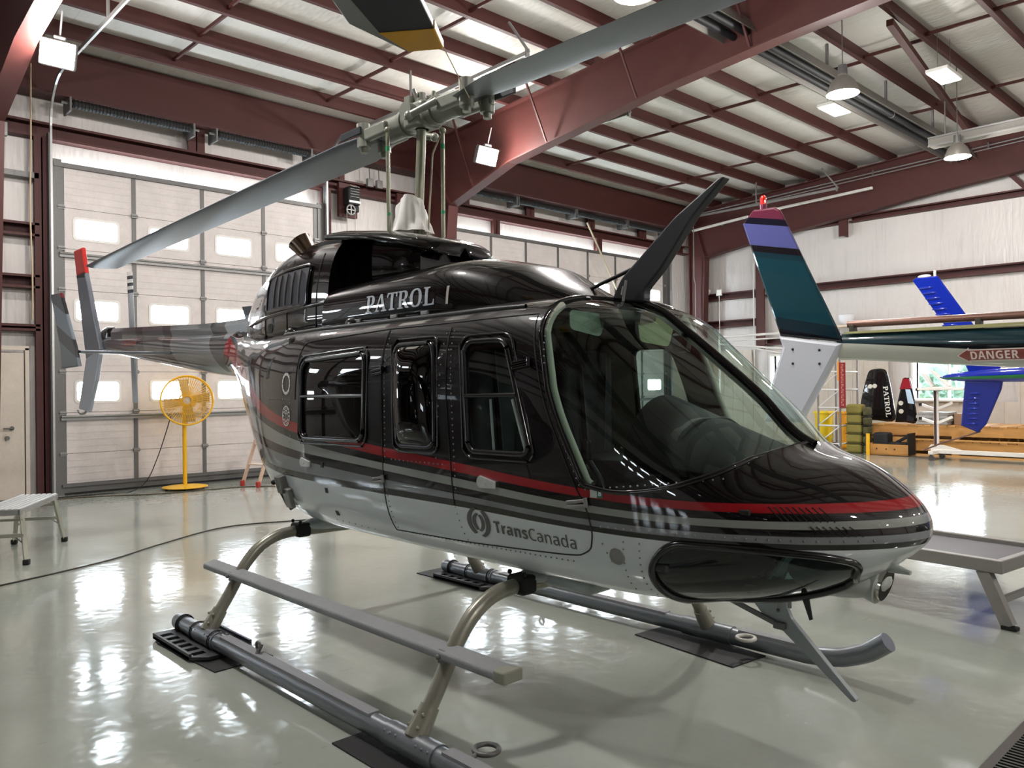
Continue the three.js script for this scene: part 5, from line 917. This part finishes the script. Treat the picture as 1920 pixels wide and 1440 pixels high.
// ---------------------------------------------------------------- on the floor
{ // rubber mats under the skids
  const mk = (x, z, w, l, t, label) => { const o = solo('rubber_mat', rbox(w, 0.008, l, 0, 0.004, 0, 0.003, 1), M.rubber, label, 'mat', 'rubber mats under the skids'); o.position.set(x, 0, z); o.rotation.y = t; };
  mk(1.99, -2.62, 0.30, 1.0, 0.0, 'black rubber mat under the front saddle of the starboard skid');
  mk(4.10, -2.73, 0.30, 0.75, -0.12, 'black rubber mat under the skid with the white ring');
  mk(2.0, -4.74, 0.36, 0.75, 0.06, 'black rubber mat below the slotted pad of the starboard skid');
  mk(4.22, -4.95, 0.36, 1.0, 0.0, 'black rubber mat below the slotted pad of the port skid');
}
{ // yellow pedestal fan
  const at = [4.95, 0, -12.75], o = thing('pedestal_fan', 'yellow wheeled pedestal fan in front of the overhead door', 'fan', at);
  const prof = [[0, 0.075], [0.06, 0.075], [0.14, 0.062], [0.28, 0.05], [0.34, 0.04], [0.34, 0.03], [0, 0.03]].map((p) => V2(...p)).reverse();
  part('base', new THREE.LatheGeometry(prof, 40), M.yellow, o);
  for (let k = 0; k < 4; k++) { const a = k * Math.PI / 2 + 0.4; part('caster', [cyl(0.025, 0.025, 0.02, 12).rotateX(Math.PI / 2).rotateY(-a).translate(0.27 * Math.cos(a), 0.025, 0.27 * Math.sin(a))], M.rubber, o); }
  part('pole', [rod(V(0, 0.06, 0), V(0, 1.1, 0), 0.033, 18), rod(V(0, 0.9, 0), V(0, 1.3, 0), 0.026, 14)], M.yellow, o);
  const head = part('guard', (() => {
    const g = [new THREE.TorusGeometry(0.385, 0.014, 8, 60), new THREE.TorusGeometry(0.385, 0.008, 6, 60).translate(0, 0, -0.16)];
    for (const r of [0.30, 0.22, 0.14, 0.07]) g.push(new THREE.TorusGeometry(r, 0.0028, 4, 44).translate(0, 0, 0.05), new THREE.TorusGeometry(r, 0.0028, 4, 44).translate(0, 0, -0.19));
    for (let k = 0; k < 60; k++) { const a = k / 60 * Math.PI * 2, c = Math.cos(a), s = Math.sin(a); for (const [z0, z1] of [[0.05, 0], [-0.19, -0.16]]) g.push(rod(V(0.06 * c, 0.06 * s, z0), V(0.385 * c, 0.385 * s, z1), 0.0036, 4)); g.push(rod(V(0.385 * c, 0.385 * s, 0), V(0.385 * c, 0.385 * s, -0.16), 0.0026, 4)); }
    return g;
  })(), M.yellow, o);
  head.position.set(0, 1.40, 0.12); head.rotation.set(-0.08, -0.32, 0);
  const tan = std(0xb59b68, 0.45);
  for (let k = 0; k < 4; k++) { const a = k * Math.PI / 2 + 0.12, s = new THREE.Shape([V2(0.05, -0.05), V2(0.33, -0.085), V2(0.345, 0.085), V2(0.05, 0.06)]); const b = part('fan_blade', prism(s, -0.003, 0.003, 'z').rotateX(0.4).rotateZ(a).translate(0, 0, -0.06), tan, head); }
  part('fan_hub', [cyl(0.055, 0.055, 0.06, 18).rotateX(Math.PI / 2).translate(0, 0, -0.04), cyl(0.02, 0.02, 0.02, 12).rotateX(Math.PI / 2).translate(0, 0, 0.0)], std(0xcfc4b0, 0.4), head);
  part('motor', [cyl(0.09, 0.09, 0.2, 20).rotateX(Math.PI / 2).translate(0, 0, -0.26), rbox(0.08, 0.1, 0.1, 0, -0.1, -0.24, 0.02)], M.yellow, head);
  part('power_cord', [tube([V(4.72, 1.15, -12.7), V(4.70, 0.9, -12.85), V(4.6, 0.5, -12.95), V(4.45, 0.15, -13.0), V(4.2, 0.008, -12.98), V(3.8, 0.008, -13.05), V(3.2, 0.008, -13.1)], 0.008, 60, 6).translate(-4.95, 0, 12.75)], M.black, o);
}
{ // step ladder
  const o = thing('step_ladder', 'small wooden step ladder with red feet behind the helicopter', 'ladder', [6.1, 0, -12.3], 0.2), w = std(0xc3a58f, 0.6);
  for (const z of [-0.2, 0.2]) { part('rail', [bar(V(-0.3, 0.06, z), V(0, 0.85, z), 0.03, 0.05)], w, o); part('rear_leg', [bar(V(0.32, 0.06, z), V(0.02, 0.85, z), 0.03, 0.04)], w, o); for (const x of [-0.315, 0.335]) part('foot', rbox(0.06, 0.09, 0.06, x, 0.045, z, 0.01), std(0xa52a22, 0.5), o); }
  for (const [x, y] of [[-0.19, 0.34], [-0.06, 0.66]]) part('step', rbox(0.16, 0.025, 0.42, x + 0.06, y, 0, 0.006), std(0xd9c7b8, 0.6), o);
  part('top_step', rbox(0.2, 0.03, 0.44, 0.01, 0.86, 0, 0.008), w, o);
}
{ // folding aluminium platform at the left
  const o = thing('work_platform', 'folding aluminium work platform with black rubber feet near the service door', 'work platform', [1.865, 0, -8.9], -0.518);
  for (let k = 0; k < 7; k++) part('deck_plank', rbox(0.036, 0.02, 1.12, -0.15 + k * 0.05, 0.5, 0, 0.004, 1), std(0xd3d4d2, 0.35, 0.3), o);
  part('deck_frame', [span(-0.18, -0.165, 0.45, 0.5, -0.56, 0.56), span(0.165, 0.18, 0.45, 0.5, -0.56, 0.56), span(-0.18, 0.18, 0.45, 0.5, -0.56, -0.545), span(-0.18, 0.18, 0.45, 0.5, 0.545, 0.56)], M.alu, o);
  for (const z of [-1, 1]) {
    for (const x of [-1, 1]) { part('leg', bar(V(x * 0.165, 0.47, z * 0.47), V(x * 0.23, 0.03, z * 0.56), 0.035, 0.03), std(0xa9a89a, 0.4, 0.6), o); part('rubber_foot', rbox(0.055, 0.05, 0.055, x * 0.234, 0.025, z * 0.565, 0.01), M.rubber, o); part('gusset', bar(V(x * 0.2, 0.19, z * 0.53), V(x * 0.13, 0.245, z * 0.515), 0.012, 0.01), M.galv, o); }
    part('rung', bar(V(-0.2, 0.26, z * 0.515), V(0.2, 0.26, z * 0.515), 0.04, 0.03), std(0xa9a89a, 0.4, 0.6), o);
    part('rung', bar(V(-0.185, 0.40, z * 0.488), V(0.185, 0.40, z * 0.488), 0.03, 0.02), std(0xa9a89a, 0.4, 0.6), o);
  }
}
solo('extension_cord', [tube([V(-0.4, 0.008, -7.15), V(0.6, 0.008, -7.3), V(1.43, 0.008, -7.53), V(2.35, 0.008, -7.9), V(2.98, 0.008, -8.34), V(3.86, 0.008, -8.82), V(4.59, 0.008, -8.65), V(5.6, 0.008, -8.2), V(7, 0.008, -8.0), V(8.6, 0.008, -8.6)], 0.007, 140, 6)], std(0x2c201a, 0.6), 'dark brown extension cord lying across the open floor behind the skids', 'cord');
solo('floor_cord', [tube([V(2.4, 0.007, -13.05), V(3.14, 0.007, -12.96), V(3.79, 0.007, -12.74), V(4.4, 0.007, -12.4), V(5.27, 0.007, -12.3), V(5.71, 0.007, -12.2), V(6.4, 0.007, -11.7), V(7.5, 0.007, -11.2), V(9, 0.007, -11.4)], 0.008, 100, 6)], std(0x4a3c28, 0.6), 'thin cord along the foot of the overhead door by the ladder', 'cord');
{ // low steel work stand at the right
  const o = thing('work_stand', 'low grey steel work stand behind the helicopter nose', 'work stand', [6.2, 0, -2.3], -0.12), g = std(0x8d8a84, 0.5, 0.3);
  part('stand_top', rbox(0.70, 0.03, 1.55, 0, 0.385, 0, 0.006), std(0x4b484a, 0.55, 0.2), o);
  part('side_rail', rbox(0.05, 0.085, 1.62, -0.375, 0.385, 0, 0.008), g, o); part('side_rail', rbox(0.05, 0.085, 1.62, 0.375, 0.385, 0, 0.008), g, o);
  part('end_rail', rbox(0.7, 0.085, 0.05, 0, 0.385, 0.785, 0.008), g, o); part('end_rail', rbox(0.7, 0.085, 0.05, 0, 0.385, -0.785, 0.008), g, o);
  for (const x of [-1, 1]) for (const z of [-1, 1]) { part('leg', bar(V(x * 0.36, 0.36, z * 0.68), V(x * 0.38, 0.02, z * 0.84), 0.05, 0.08), g, o); part('rubber_foot', rbox(0.06, 0.025, 0.09, x * 0.38, 0.0125, z * 0.845, 0.005), M.rubber, o); }
  for (const z of [-1, 1]) part('brace', bar(V(-0.37, 0.16, z * 0.77), V(0.37, 0.16, z * 0.77), 0.03, 0.04), g, o);
}
{ // trench drain
  const o = thing('trench_drain', 'dark slotted steel grate of the floor drain', 'drain', [0, 0, 0]), dk = std(0x3c3d38, 0.5, 0.5);
  const bg = box(0.014, 0.01, 0.40), more = [];
  part('drain_frame', [span(-6, 14, 0.0, 0.008, -1.06, -1.02), span(-6, 14, 0.0, 0.008, -0.62, -0.58)], std(0x4b4640, 0.55, 0.4), o);
  part('drain_black_strip', span(-6, 14, 0.0, 0.002, -1.02, -0.62), M.black, o);  // flat black strip stands in for the shaded depth under the grate
  for (let x = -6; x < 14; x += 0.03) { if (x > 3.3 && x < 4.7) { const b = part('grate_bar', bg, dk, o); b.position.set(x, 0.006, -0.82); } else more.push(bg.clone().translate(x, 0.006, -0.82)); }
  part('grate_bars', [mergeGeometries(more.map(clean))], dk, o).userData.kind = 'stuff';
}

// ---------------------------------------------------------------- along the white end wall
M.wood = [0, 1, 2].map((k) => std([0xc38f4e, 0xd3a05e, 0xb47f40][k], 0.7, 0, { map: dataTex(256, 256, (u, v) => { const a = 0.72 + 0.2 * n16(u * 0.2 + k * 0.3, v) + 0.12 * n128(u * 0.05, v); return [a, a * 0.97, a * 0.92]; }, false, 0.8) }));
function pallet(y, z0, z1, x0, x1, label) {
  const o = thing('pallet', label, 'pallet', [0, y, 0]), W = M.wood; let k = 0;
  for (const x of [x0 + 0.02, (x0 + x1) / 2, x1 - 0.02]) { part('stringer', span(x - 0.02, x + 0.02, 0.10, 0.295, z0, z1), W[k++ % 3], o); part('runner', span(x - 0.05, x + 0.05, 0, 0.03, z0, z1), W[k++ % 3], o); for (const z of [z0 + 0.1, lerp(z0, z1, 0.36), lerp(z0, z1, 0.68), z1 - 0.1]) part('block', span(x - 0.045, x + 0.045, 0.03, 0.10, z - 0.07, z + 0.07), W[k++ % 3], o); }
  for (let z = z0; z < z1 - 0.1; z += 0.158) part('deck_board', span(x0 - 0.01, x1 + 0.01, 0.295, 0.322, z, z + 0.145), W[k++ % 3], o);
}
pallet(0, -7.4, -2.6, 17.95, 19.3, 'long pale wooden pallet standing on the floor along the end wall');
pallet(0.322, -7.4, -2.6, 17.95, 19.3, 'long pale wooden pallet stacked on top of another one');
{ // open wooden case
  const o = thing('wooden_case', 'low open wooden case holding a black metal part', 'case', [17.62, 0, -6.8]);
  part('front_board', rbox(0.03, 0.2, 0.78, -0.2, 0.14, 0, 0.005), M.wood[0], o); part('rear_board', rbox(0.03, 0.36, 0.78, 0.2, 0.2, 0, 0.005), M.wood[1], o); part('case_bottom', rbox(0.42, 0.03, 0.78, 0, 0.025, 0, 0.005), M.wood[2], o);
  for (const z of [-0.38, 0.38]) part('end_board', rbox(0.4, z > 0 ? 0.46 : 0.24, 0.03, 0, z > 0 ? 0.25 : 0.14, z, 0.005), z > 0 ? M.rubber : M.wood[0], o);
  part('black_metal_part', [rbox(0.3, 0.32, 0.32, 0, 0.32, -0.2, 0.05), rbox(0.26, 0.16, 0.7, 0, 0.2, 0, 0.04), bar(V(0, 0.22, 0), V(0, 0.44, 0.36), 0.12, 0.05)], M.rubber, o);
  for (const z of [-0.25, -0.05, 0.12]) part('nail_plate', rbox(0.012, 0.03, 0.03, -0.217, 0.14, z, 0.003), std(0x3a2a1c, 0.6), o);
}
solo('yellow_pole', [rod(V(17.36, 0, -7.215), V(17.37, 0.46, -7.215), 0.04, 14)], M.yellow, 'short yellow post leaning beside the open wooden case', 'post');
function softPack(pos, w, h, mat, straps, n, label) {
  const o = thing('cargo_pack', label, 'cargo pack', pos);
  for (let k = 0; k < n; k++) part('pouch', rbox(0.28, h / n * 0.98, w * (0.94 + 0.06 * ((k * 7) % 3) / 2), 0, h / n * (k + 0.5), 0, 0.06, 3), mat, o);
  for (let k = 1; k < n; k++) part('strap', rbox(0.29, 0.022, w * 0.99, 0, h / n * k, 0, 0.01, 1), straps, o);
}
softPack([17.7, 0, -7.61], 0.36, 1.08, std(0x8a7f3e, 0.9, 0, { map: grime }), std(0x4f4a22, 0.9), 5, 'tall khaki soft cargo pack beside the pipe stand');
softPack([17.66, 0, -7.34], 0.13, 1.02, std(0x4d4a2c, 0.9, 0, { map: grime }), M.rubber, 5, 'slim dark green strapped cargo pack beside the wooden case');
function bin(x, z, mat, label) { const o = thing('storage_bin', label, 'bin', [x, 0, z]); part('bin_body', new THREE.LatheGeometry([[0.0, 0], [0.17, 0], [0.2, 0.05], [0.23, 0.8], [0.22, 0.81], [0.0, 0.80]].map((p) => V2(...p)), 4).rotateY(Math.PI / 4), mat, o); part('bin_lid', rbox(0.36, 0.07, 0.4, 0, 0.84, 0, 0.03), mat, o); part('bin_wheel', [cyl(0.06, 0.06, 0.4, 14).rotateX(Math.PI / 2).translate(0.17, 0.06, 0)], M.rubber, o); return o; }
bin(18.75, -8.25, std(0xe59a0a, 0.4), 'orange yellow wheeled bin behind the pipe stand'); bin(18.8, -8.85, std(0xe8c71a, 0.4), 'bright yellow wheeled bin behind the helicopter nose');
{ // pipe stand with a platform on top
  const o = thing('pipe_stand', 'tall white pipe work stand with long pipe rails', 'stand', [0, 0, 0]), wp = std(0xd4d0cb, 0.4, 0.1), gp = std(0x7d7470, 0.5, 0.3);
  const x0 = 17.45, x1 = 18.35, z0 = -8.35, z1 = -7.85;
  for (const [x, z, m] of [[x0, z0, gp], [x0, z1, gp], [x1, z0, gp], [x1, z1, gp]]) part('post', [rod(V(x, 0.06, z), V(x, 2.75, z), 0.024, 10)], m, o);
  for (let k = 0; k < 7; k++) { const y = 0.2 + k * 0.4; part('rung', [rod(V(x0, y, z0), V(x0, y, z1), 0.02, 8)], wp, o); part('rung', [rod(V(x0, y, z1), V(x1, y, z1), 0.02, 8)], wp, o); if (k < 6) part('brace', [rod(V(x0, y, z0), V(x0, y + 0.4, z1), 0.013, 6)], wp, o); }
  for (const [x, z] of [[x0, z0], [x0, z1], [x1, z0], [x1, z1]]) part('foot', rbox(0.07, 0.07, 0.07, x, 0.035, z, 0.015), M.rubber, o);
  part('long_rail', [rod(V(x0, 2.74, z0), V(17.5, 2.72, -10.9), 0.03, 8)], wp, o); part('long_rail', [rod(V(x0, 2.62, z0), V(17.5, 2.62, -10.9), 0.02, 8)], wp, o); part('long_rail', [rod(V(17.5, 2.34, -9.0), V(17.5, 2.55, -10.9), 0.025, 8)], wp, o); part('long_rail', [rod(V(17.5, 2.2, -9.0), V(17.5, 2.42, -10.0), 0.02, 8)], wp, o);
  part('far_post', [rod(V(17.5, 0, -10.9), V(17.5, 2.75, -10.9), 0.024, 8)], wp, o);
}
{ const o = solo('white_bowl', [new THREE.LatheGeometry([[0, 0], [0.1, 0], [0.17, 0.12], [0.2, 0.26], [0.19, 0.27], [0.15, 0.13], [0.08, 0.03], [0, 0.03]].map((p) => V2(...p)), 28)], std(0xe9ebf0, 0.35), 'white plastic tub standing on the wall shelf', 'tub'); o.position.set(20.1, 3.005, -8.85);
  const h = thing('wall_shelf', 'pale wooden wall shelf behind the teal fin', 'shelf', [20.1, 2.98, -8.77]); part('board', rbox(0.5, 0.05, 0.85, 0, 0, 0, 0.008), std(0xd9c9b4, 0.6), h); part('bracket', bar(V(-0.15, -0.02, 0.1), V(0.22, -0.35, 0.1), 0.03, 0.03), M.white, h); part('bracket', bar(V(-0.15, -0.02, -0.3), V(0.22, -0.35, -0.3), 0.03, 0.03), M.white, h); }
{ const o = thing('red_streamer', 'long red warning streamer with pale lettering hanging from the pipe stand', 'streamer', [17.42, 1.05, -7.78]); o.rotation.y = 0.1;
  part('streamer_cloth', rbox(0.012, 1.0, 0.14, 0, 0.45, 0, 0.004), std(0xffffff, 0.8, 0, { map: canvasTex(64, 512, (c, w, h) => { c.fillStyle = '#7c1a18'; c.fillRect(0, 0, w, h); c.fillStyle = '#c98f86'; for (let k = 0; k < 17; k++) { const y = 20 + k * 28; c.fillRect(20, y, 24, 4); c.fillRect(k % 2 ? 20 : 38, y, 5, 16); c.fillRect(20, y + 14, k % 3 ? 24 : 12, 4); } }) }), o);
  const g = o.children[0].geometry, p = g.attributes.position, uv = g.attributes.uv; for (let i = 0; i < p.count; i++) { uv.setXY(i, 0.5 + p.getZ(i) / 0.14, (p.getY(i) + 0.05) / 1.0); }
  part('streamer_edge', span(-0.008, 0.004, 0.55, 0.97, -0.1, -0.07), std(0xd98a22, 0.7), o); }
function cowlPanel(pts, pos, lean, mat, label, extra) {
  const o = thing('cowling_panel', label, 'cowling', pos); o.rotation.z = lean;
  const s = new THREE.Shape(new THREE.SplineCurve(pts.map((p) => V2(...p))).getPoints(40));
  const g = clean(prism(s, -0.05, 0.05, 'x', 0.045)); part('panel_shell', g, mat, o); extra?.(o); return o;
}
cowlPanel([[-0.39, 0], [-0.38, 0.25], [-0.33, 0.6], [-0.24, 1.0], [-0.18, 1.13], [-0.05, 1.17], [0.12, 1.16], [0.2, 1.08], [0.27, 0.85], [0.36, 0.4], [0.39, 0], [0, 0]], [18.36, 0.70, -7.43], -0.1, M.blackPaint, 'big black cowling panel with white vertical lettering leaning on the wall', (o) => {
  part('panel_lettering', (() => { const g = new THREE.PlaneGeometry(0.13, 0.72); g.rotateY(-Math.PI / 2); g.rotateX(-0.13); g.translate(-0.053, 0.42, 0.24); return g; })(), new THREE.MeshStandardMaterial({ transparent: true, roughness: 0.4, map: canvasTex(96, 512, (c, w, h) => { c.fillStyle = '#d8d4cc'; c.font = 'bold 110px serif'; c.translate(10, 4); c.rotate(Math.PI / 2); const k = 500 / c.measureText('PATROL').width; c.scale(k, 1); c.fillText('PATROL', 0, 2); }) }), o);
  part('pale_disc', [[-0.14, 0.76], [-0.04, 0.77]].map(([z, y]) => cyl(0.05, 0.05, 0.01, 20).rotateZ(Math.PI / 2).translate(-0.053, y, z)), std(0xcfcabb, 0.5), o);  // two pale round spots on the panel face
});
cowlPanel([[-0.22, 0], [-0.2, 0.3], [-0.13, 0.7], [-0.07, 0.96], [0.02, 0.98], [0.08, 0.95], [0.14, 0.7], [0.21, 0.3], [0.22, 0], [0, 0]], [18.3, 0.67, -6.78], -0.08, M.blackPaint, 'narrow black cowling panel with a red top beside the bigger panel', (o) => {
  part('red_cap', prism([[-0.125, 0.72], [0.13, 0.74], [0.075, 0.955], [-0.06, 0.965]], -0.054, -0.05, 'x'), gloss(0x8f1f2a, 0.3), o);
  part('blue_stripe', prism([[0.0, 0.72], [0.1, 0.72], [0.19, 0.4], [0.06, 0.42]], -0.056, -0.05, 'x'), std(0xb9cfe4, 0.35), o);
  part('pale_disc', [[-0.09, 0.42], [-0.08, 0.24]].map(([z, y]) => cyl(0.05, 0.05, 0.01, 20).rotateZ(Math.PI / 2).translate(-0.053, y, z)), std(0xcfcabb, 0.5), o);  // pale round spots, one above the other
});
for (let k = 0; k < 4; k++) { const o = solo('grey_slab', rbox(0.5, 0.065, 0.62, 0, 0, 0, 0.012), std([0x9c9a95, 0x8a8884, 0xa5a39d, 0x918f8a][k], 0.7), ['bottom', 'second', 'third', 'top'][k] + ' grey flat slab in the stack on the pallet', 'slab', 'grey slabs on the pallet'); o.position.set(18.25, 0.679 + k * 0.067, -6.15 + (k % 2) * 0.03); }
{ const o = solo('cardboard_box', rbox(0.4, 0.24, 0.36, 0, 0.12, 0, 0.01), std(0x9c7d62, 0.85), 'brown cardboard box on the pallet beside the grey slabs', 'box'); o.position.set(18.4, 0.645, -5.6); }
{ // blade cart
  const o = thing('blade_cart', 'white wheeled blade cart with padded arms in front of the pallets', 'cart', [17.1, 0, -5.75]), wp = std(0xe6dfd6, 0.4);
  part('base_rail', rbox(0.09, 0.08, 2.6, 0, 0.17, 1.2, 0.01), wp, o); part('base_foot', [rbox(0.7, 0.07, 0.09, 0, 0.16, 0.0, 0.01), prism([[-0.18, 0.2], [0.5, 0.2], [0.12, 0.3], [-0.1, 0.3]], -0.03, 0.03, 'x')], wp, o); part('base_foot', rbox(0.7, 0.07, 0.09, 0, 0.16, 2.4, 0.01), wp, o);
  for (const [x, z] of [[-0.3, 0], [0.3, 0], [-0.3, 2.4], [0.3, 2.4]]) part('caster', [cyl(0.055, 0.055, 0.04, 16).rotateZ(Math.PI / 2).translate(x, 0.055, z), rbox(0.05, 0.07, 0.05, x, 0.105, z, 0.01)], std(0x4b4440, 0.5), o);
  part('post', rbox(0.05, 1.2, 0.09, 0, 0.8, 0, 0.01), wp, o); part('post_pad', rbox(0.02, 1.1, 0.045, -0.035, 0.82, -0.01, 0.005), std(0x3a2622, 0.6), o);
  for (const y of [0.72, 1.0]) { part('arm', [bar(V(-0.01, y, 0), V(-0.01, y + 0.1, -0.28), 0.04, 0.05), bar(V(-0.01, y, 0), V(-0.01, y + 0.14, 0.3), 0.04, 0.05)], wp, o); part('arm_pad', rbox(0.06, 0.06, 0.06, -0.01, y + 0.1, -0.29, 0.01), M.rubber, o); }
  part('top_tray', rbox(0.3, 0.05, 0.85, 0, 1.41, 0.12, 0.01), wp, o); part('tray_block', rbox(0.1, 0.06, 0.06, -0.05, 1.40, -0.33, 0.01), M.rubber, o);
}
{ const o = thing('white_panel_stack', 'white slanted sheet parts resting on the tray of the blade cart', 'panel', [17.1, 1.437, -5.75]); part('sheet', [bar(V(0, 0.02, -0.05), V(0, 0.28, -0.22), 0.2, 0.03)], M.white, o); part('sheet', [bar(V(0, 0.02, 0.25), V(0, 0.33, -0.06), 0.2, 0.03)], M.white, o); part('sheet_foot', rbox(0.2, 0.02, 0.5, 0, 0.01, 0.08, 0.005), M.white, o); }

// ---------------------------------------------------------------- overhead fittings
{ const o = thing('radiant_heater', 'long black twin tube radiant heater under a grey reflector', 'heater', [0, 0, 0]);
  for (const dz of [-0.1, 0.1]) part('heater_tube', [rod(V(9.2, 6.50, -5.95 + dz), V(19.6, 6.50, -5.95 + dz), 0.052, 14)], std(0x1d1d20, 0.6, 0.3), o);
  part('reflector', [prism([[-6.22, 6.46], [-6.2, 6.46], [-6.1, 6.66], [-5.8, 6.66], [-5.7, 6.46], [-5.68, 6.46], [-5.79, 6.675], [-6.11, 6.675]], 9.2, 19.6, 'x')], std(0x77736d, 0.4, 0.6), o);
  for (const x of [10.5, 12.9, 15.3, 17.7]) part('heater_clamp', [new THREE.TorusGeometry(0.056, 0.008, 6, 18).rotateY(Math.PI / 2).translate(x, 6.50, -5.85), span(x - 0.02, x + 0.02, 6.67, deck(-5.95) - 0.1, -5.97, -5.93)], M.galv, o); }
{ const o = thing('cable_tray', 'grey steel rail crossing under the roof beside the bell lamp', 'cable tray', [0, 0, 0]); part('rail_body', rbox(0.3, 0.14, 9, 16.1, 6.02, -0.95, 0.01), std(0x7f7b75, 0.5, 0.3), o); part('rail_lip', [span(15.93, 15.96, 5.93, 5.96, -5.45, 3.5), span(15.93, 15.96, 6.08, 6.11, -5.45, 3.5)], M.galv, o); part('rail_hanger', [-5.2, -2, 1.5].map((z) => rod(V(16.1, 6.09, z), V(16.1, deck(z) - 0.05, z), 0.012, 6)), M.galv, o); }
for (const [a, b, ya, yb, nm] of [[-13.2, -11.4, 6.0, 6.13, 'white strip light fitting on the gable rafter in the corner'], [-10.75, -8.05, 6.19, 6.29, 'white strip light fitting on the gable rafter above the hanging post']]) { const o = thing('strip_light', nm, 'strip light'); part('strip_body', bar(V(19.82, ya, a), V(19.82, yb, b), 0.07, 0.06), M.white, o); part('strip_tube', rod(V(19.77, ya - 0.02, a + 0.03), V(19.77, yb - 0.02, b - 0.03), 0.018, 8), std(0xe2e0da, 0.3), o); part('strip_bracket', [bar(V(19.9, lerp(ya, yb, 0.5), (a + b) / 2), V(19.98, lerp(ya, yb, 0.5), (a + b) / 2), 0.05, 0.05)], M.galv, o); }
{ const o = thing('roof_conduit', 'pair of thin pale conduits along the top of the gable rafter', 'conduit'); part('conduit_pipe', rod(V(19.75, 6.44, -13.0), V(19.75, 6.80, -4.0), 0.016, 8), M.galv, o); part('conduit_pipe', rod(V(19.72, 6.36, -12.8), V(19.72, 6.72, -4.0), 0.014, 8), M.galv, o); part('conduit_clip', [-11, -8, -5.5].map((z) => rbox(0.04, 0.12, 0.03, 19.74, 6.44 + (z + 13) * 0.04, z, 0.005)), M.galvDark, o); }
solo('column_conduit', polyTube([V(19.72, 6.2, -13.1), V(19.72, 4.6, -13.1), V(19.78, 4.45, -13.1), V(19.78, 0.2, -13.1)], 0.014), M.galv, 'thin pale conduit running down the corner column', 'conduit');
solo('post_conduit', polyTube([V(20.22, 4.9, -11.5), V(20.22, 1.2, -11.5)], 0.018), M.white, 'white vertical pipe beside the brown post of the end wall', 'pipe');
{ const o = thing('security_camera', 'small round white camera on the girt in the corner', 'camera', [20.25, 4.25, -13.0]); part('camera_dome', [cyl(0.075, 0.075, 0.1, 18).rotateZ(Math.PI / 2), rbox(0.1, 0.06, 0.06, 0.05, -0.06, 0, 0.01)], M.white, o); part('camera_lens', cyl(0.035, 0.035, 0.02, 14).rotateZ(Math.PI / 2).translate(-0.055, 0, 0), M.black, o); }
{ const o = thing('socket_box', 'small white electrical box on the girt beside the round camera', 'socket box', [20.27, 4.19, -12.62]); part('box_body', rbox(0.07, 0.18, 0.17, 0, 0, 0, 0.015), M.white, o); part('box_pipe', rod(V(0, -0.09, 0), V(0, -3.2, 0), 0.01, 6), M.white, o); }
solo('pull_rope', [tube([V(2.94, 6.3, -13.1), V(2.93, 5, -13.1), V(2.915, 4.2, -13.1), V(2.935, 3.2, -13.1), V(2.93, 2.6, -13.1)], 0.012, 50, 6)], M.rope, 'pale pull rope hanging beside the left door track', 'rope');
solo('long_pole', [rod(V(15.01, 5.59, -13.05), V(16.4, 3.67, -13.05), 0.022, 8)], std(0xb5ad92, 0.6), 'long pale pole leaning across the wide overhead door', 'pole');
{ const o = thing('wall_thermostat', 'small grey box with a wire on the wall left of the door', 'box', [2.62, 5.35, -13.35]); part('box_body', rbox(0.14, 0.2, 0.08, 0, 0, 0, 0.01), M.galv, o); part('box_wire', polyTube([V(0, 0.1, 0), V(-0.05, 0.5, 0), V(-0.02, 0.9, 0)], 0.008), M.galv, o); }
renderer.render(scene, camera);
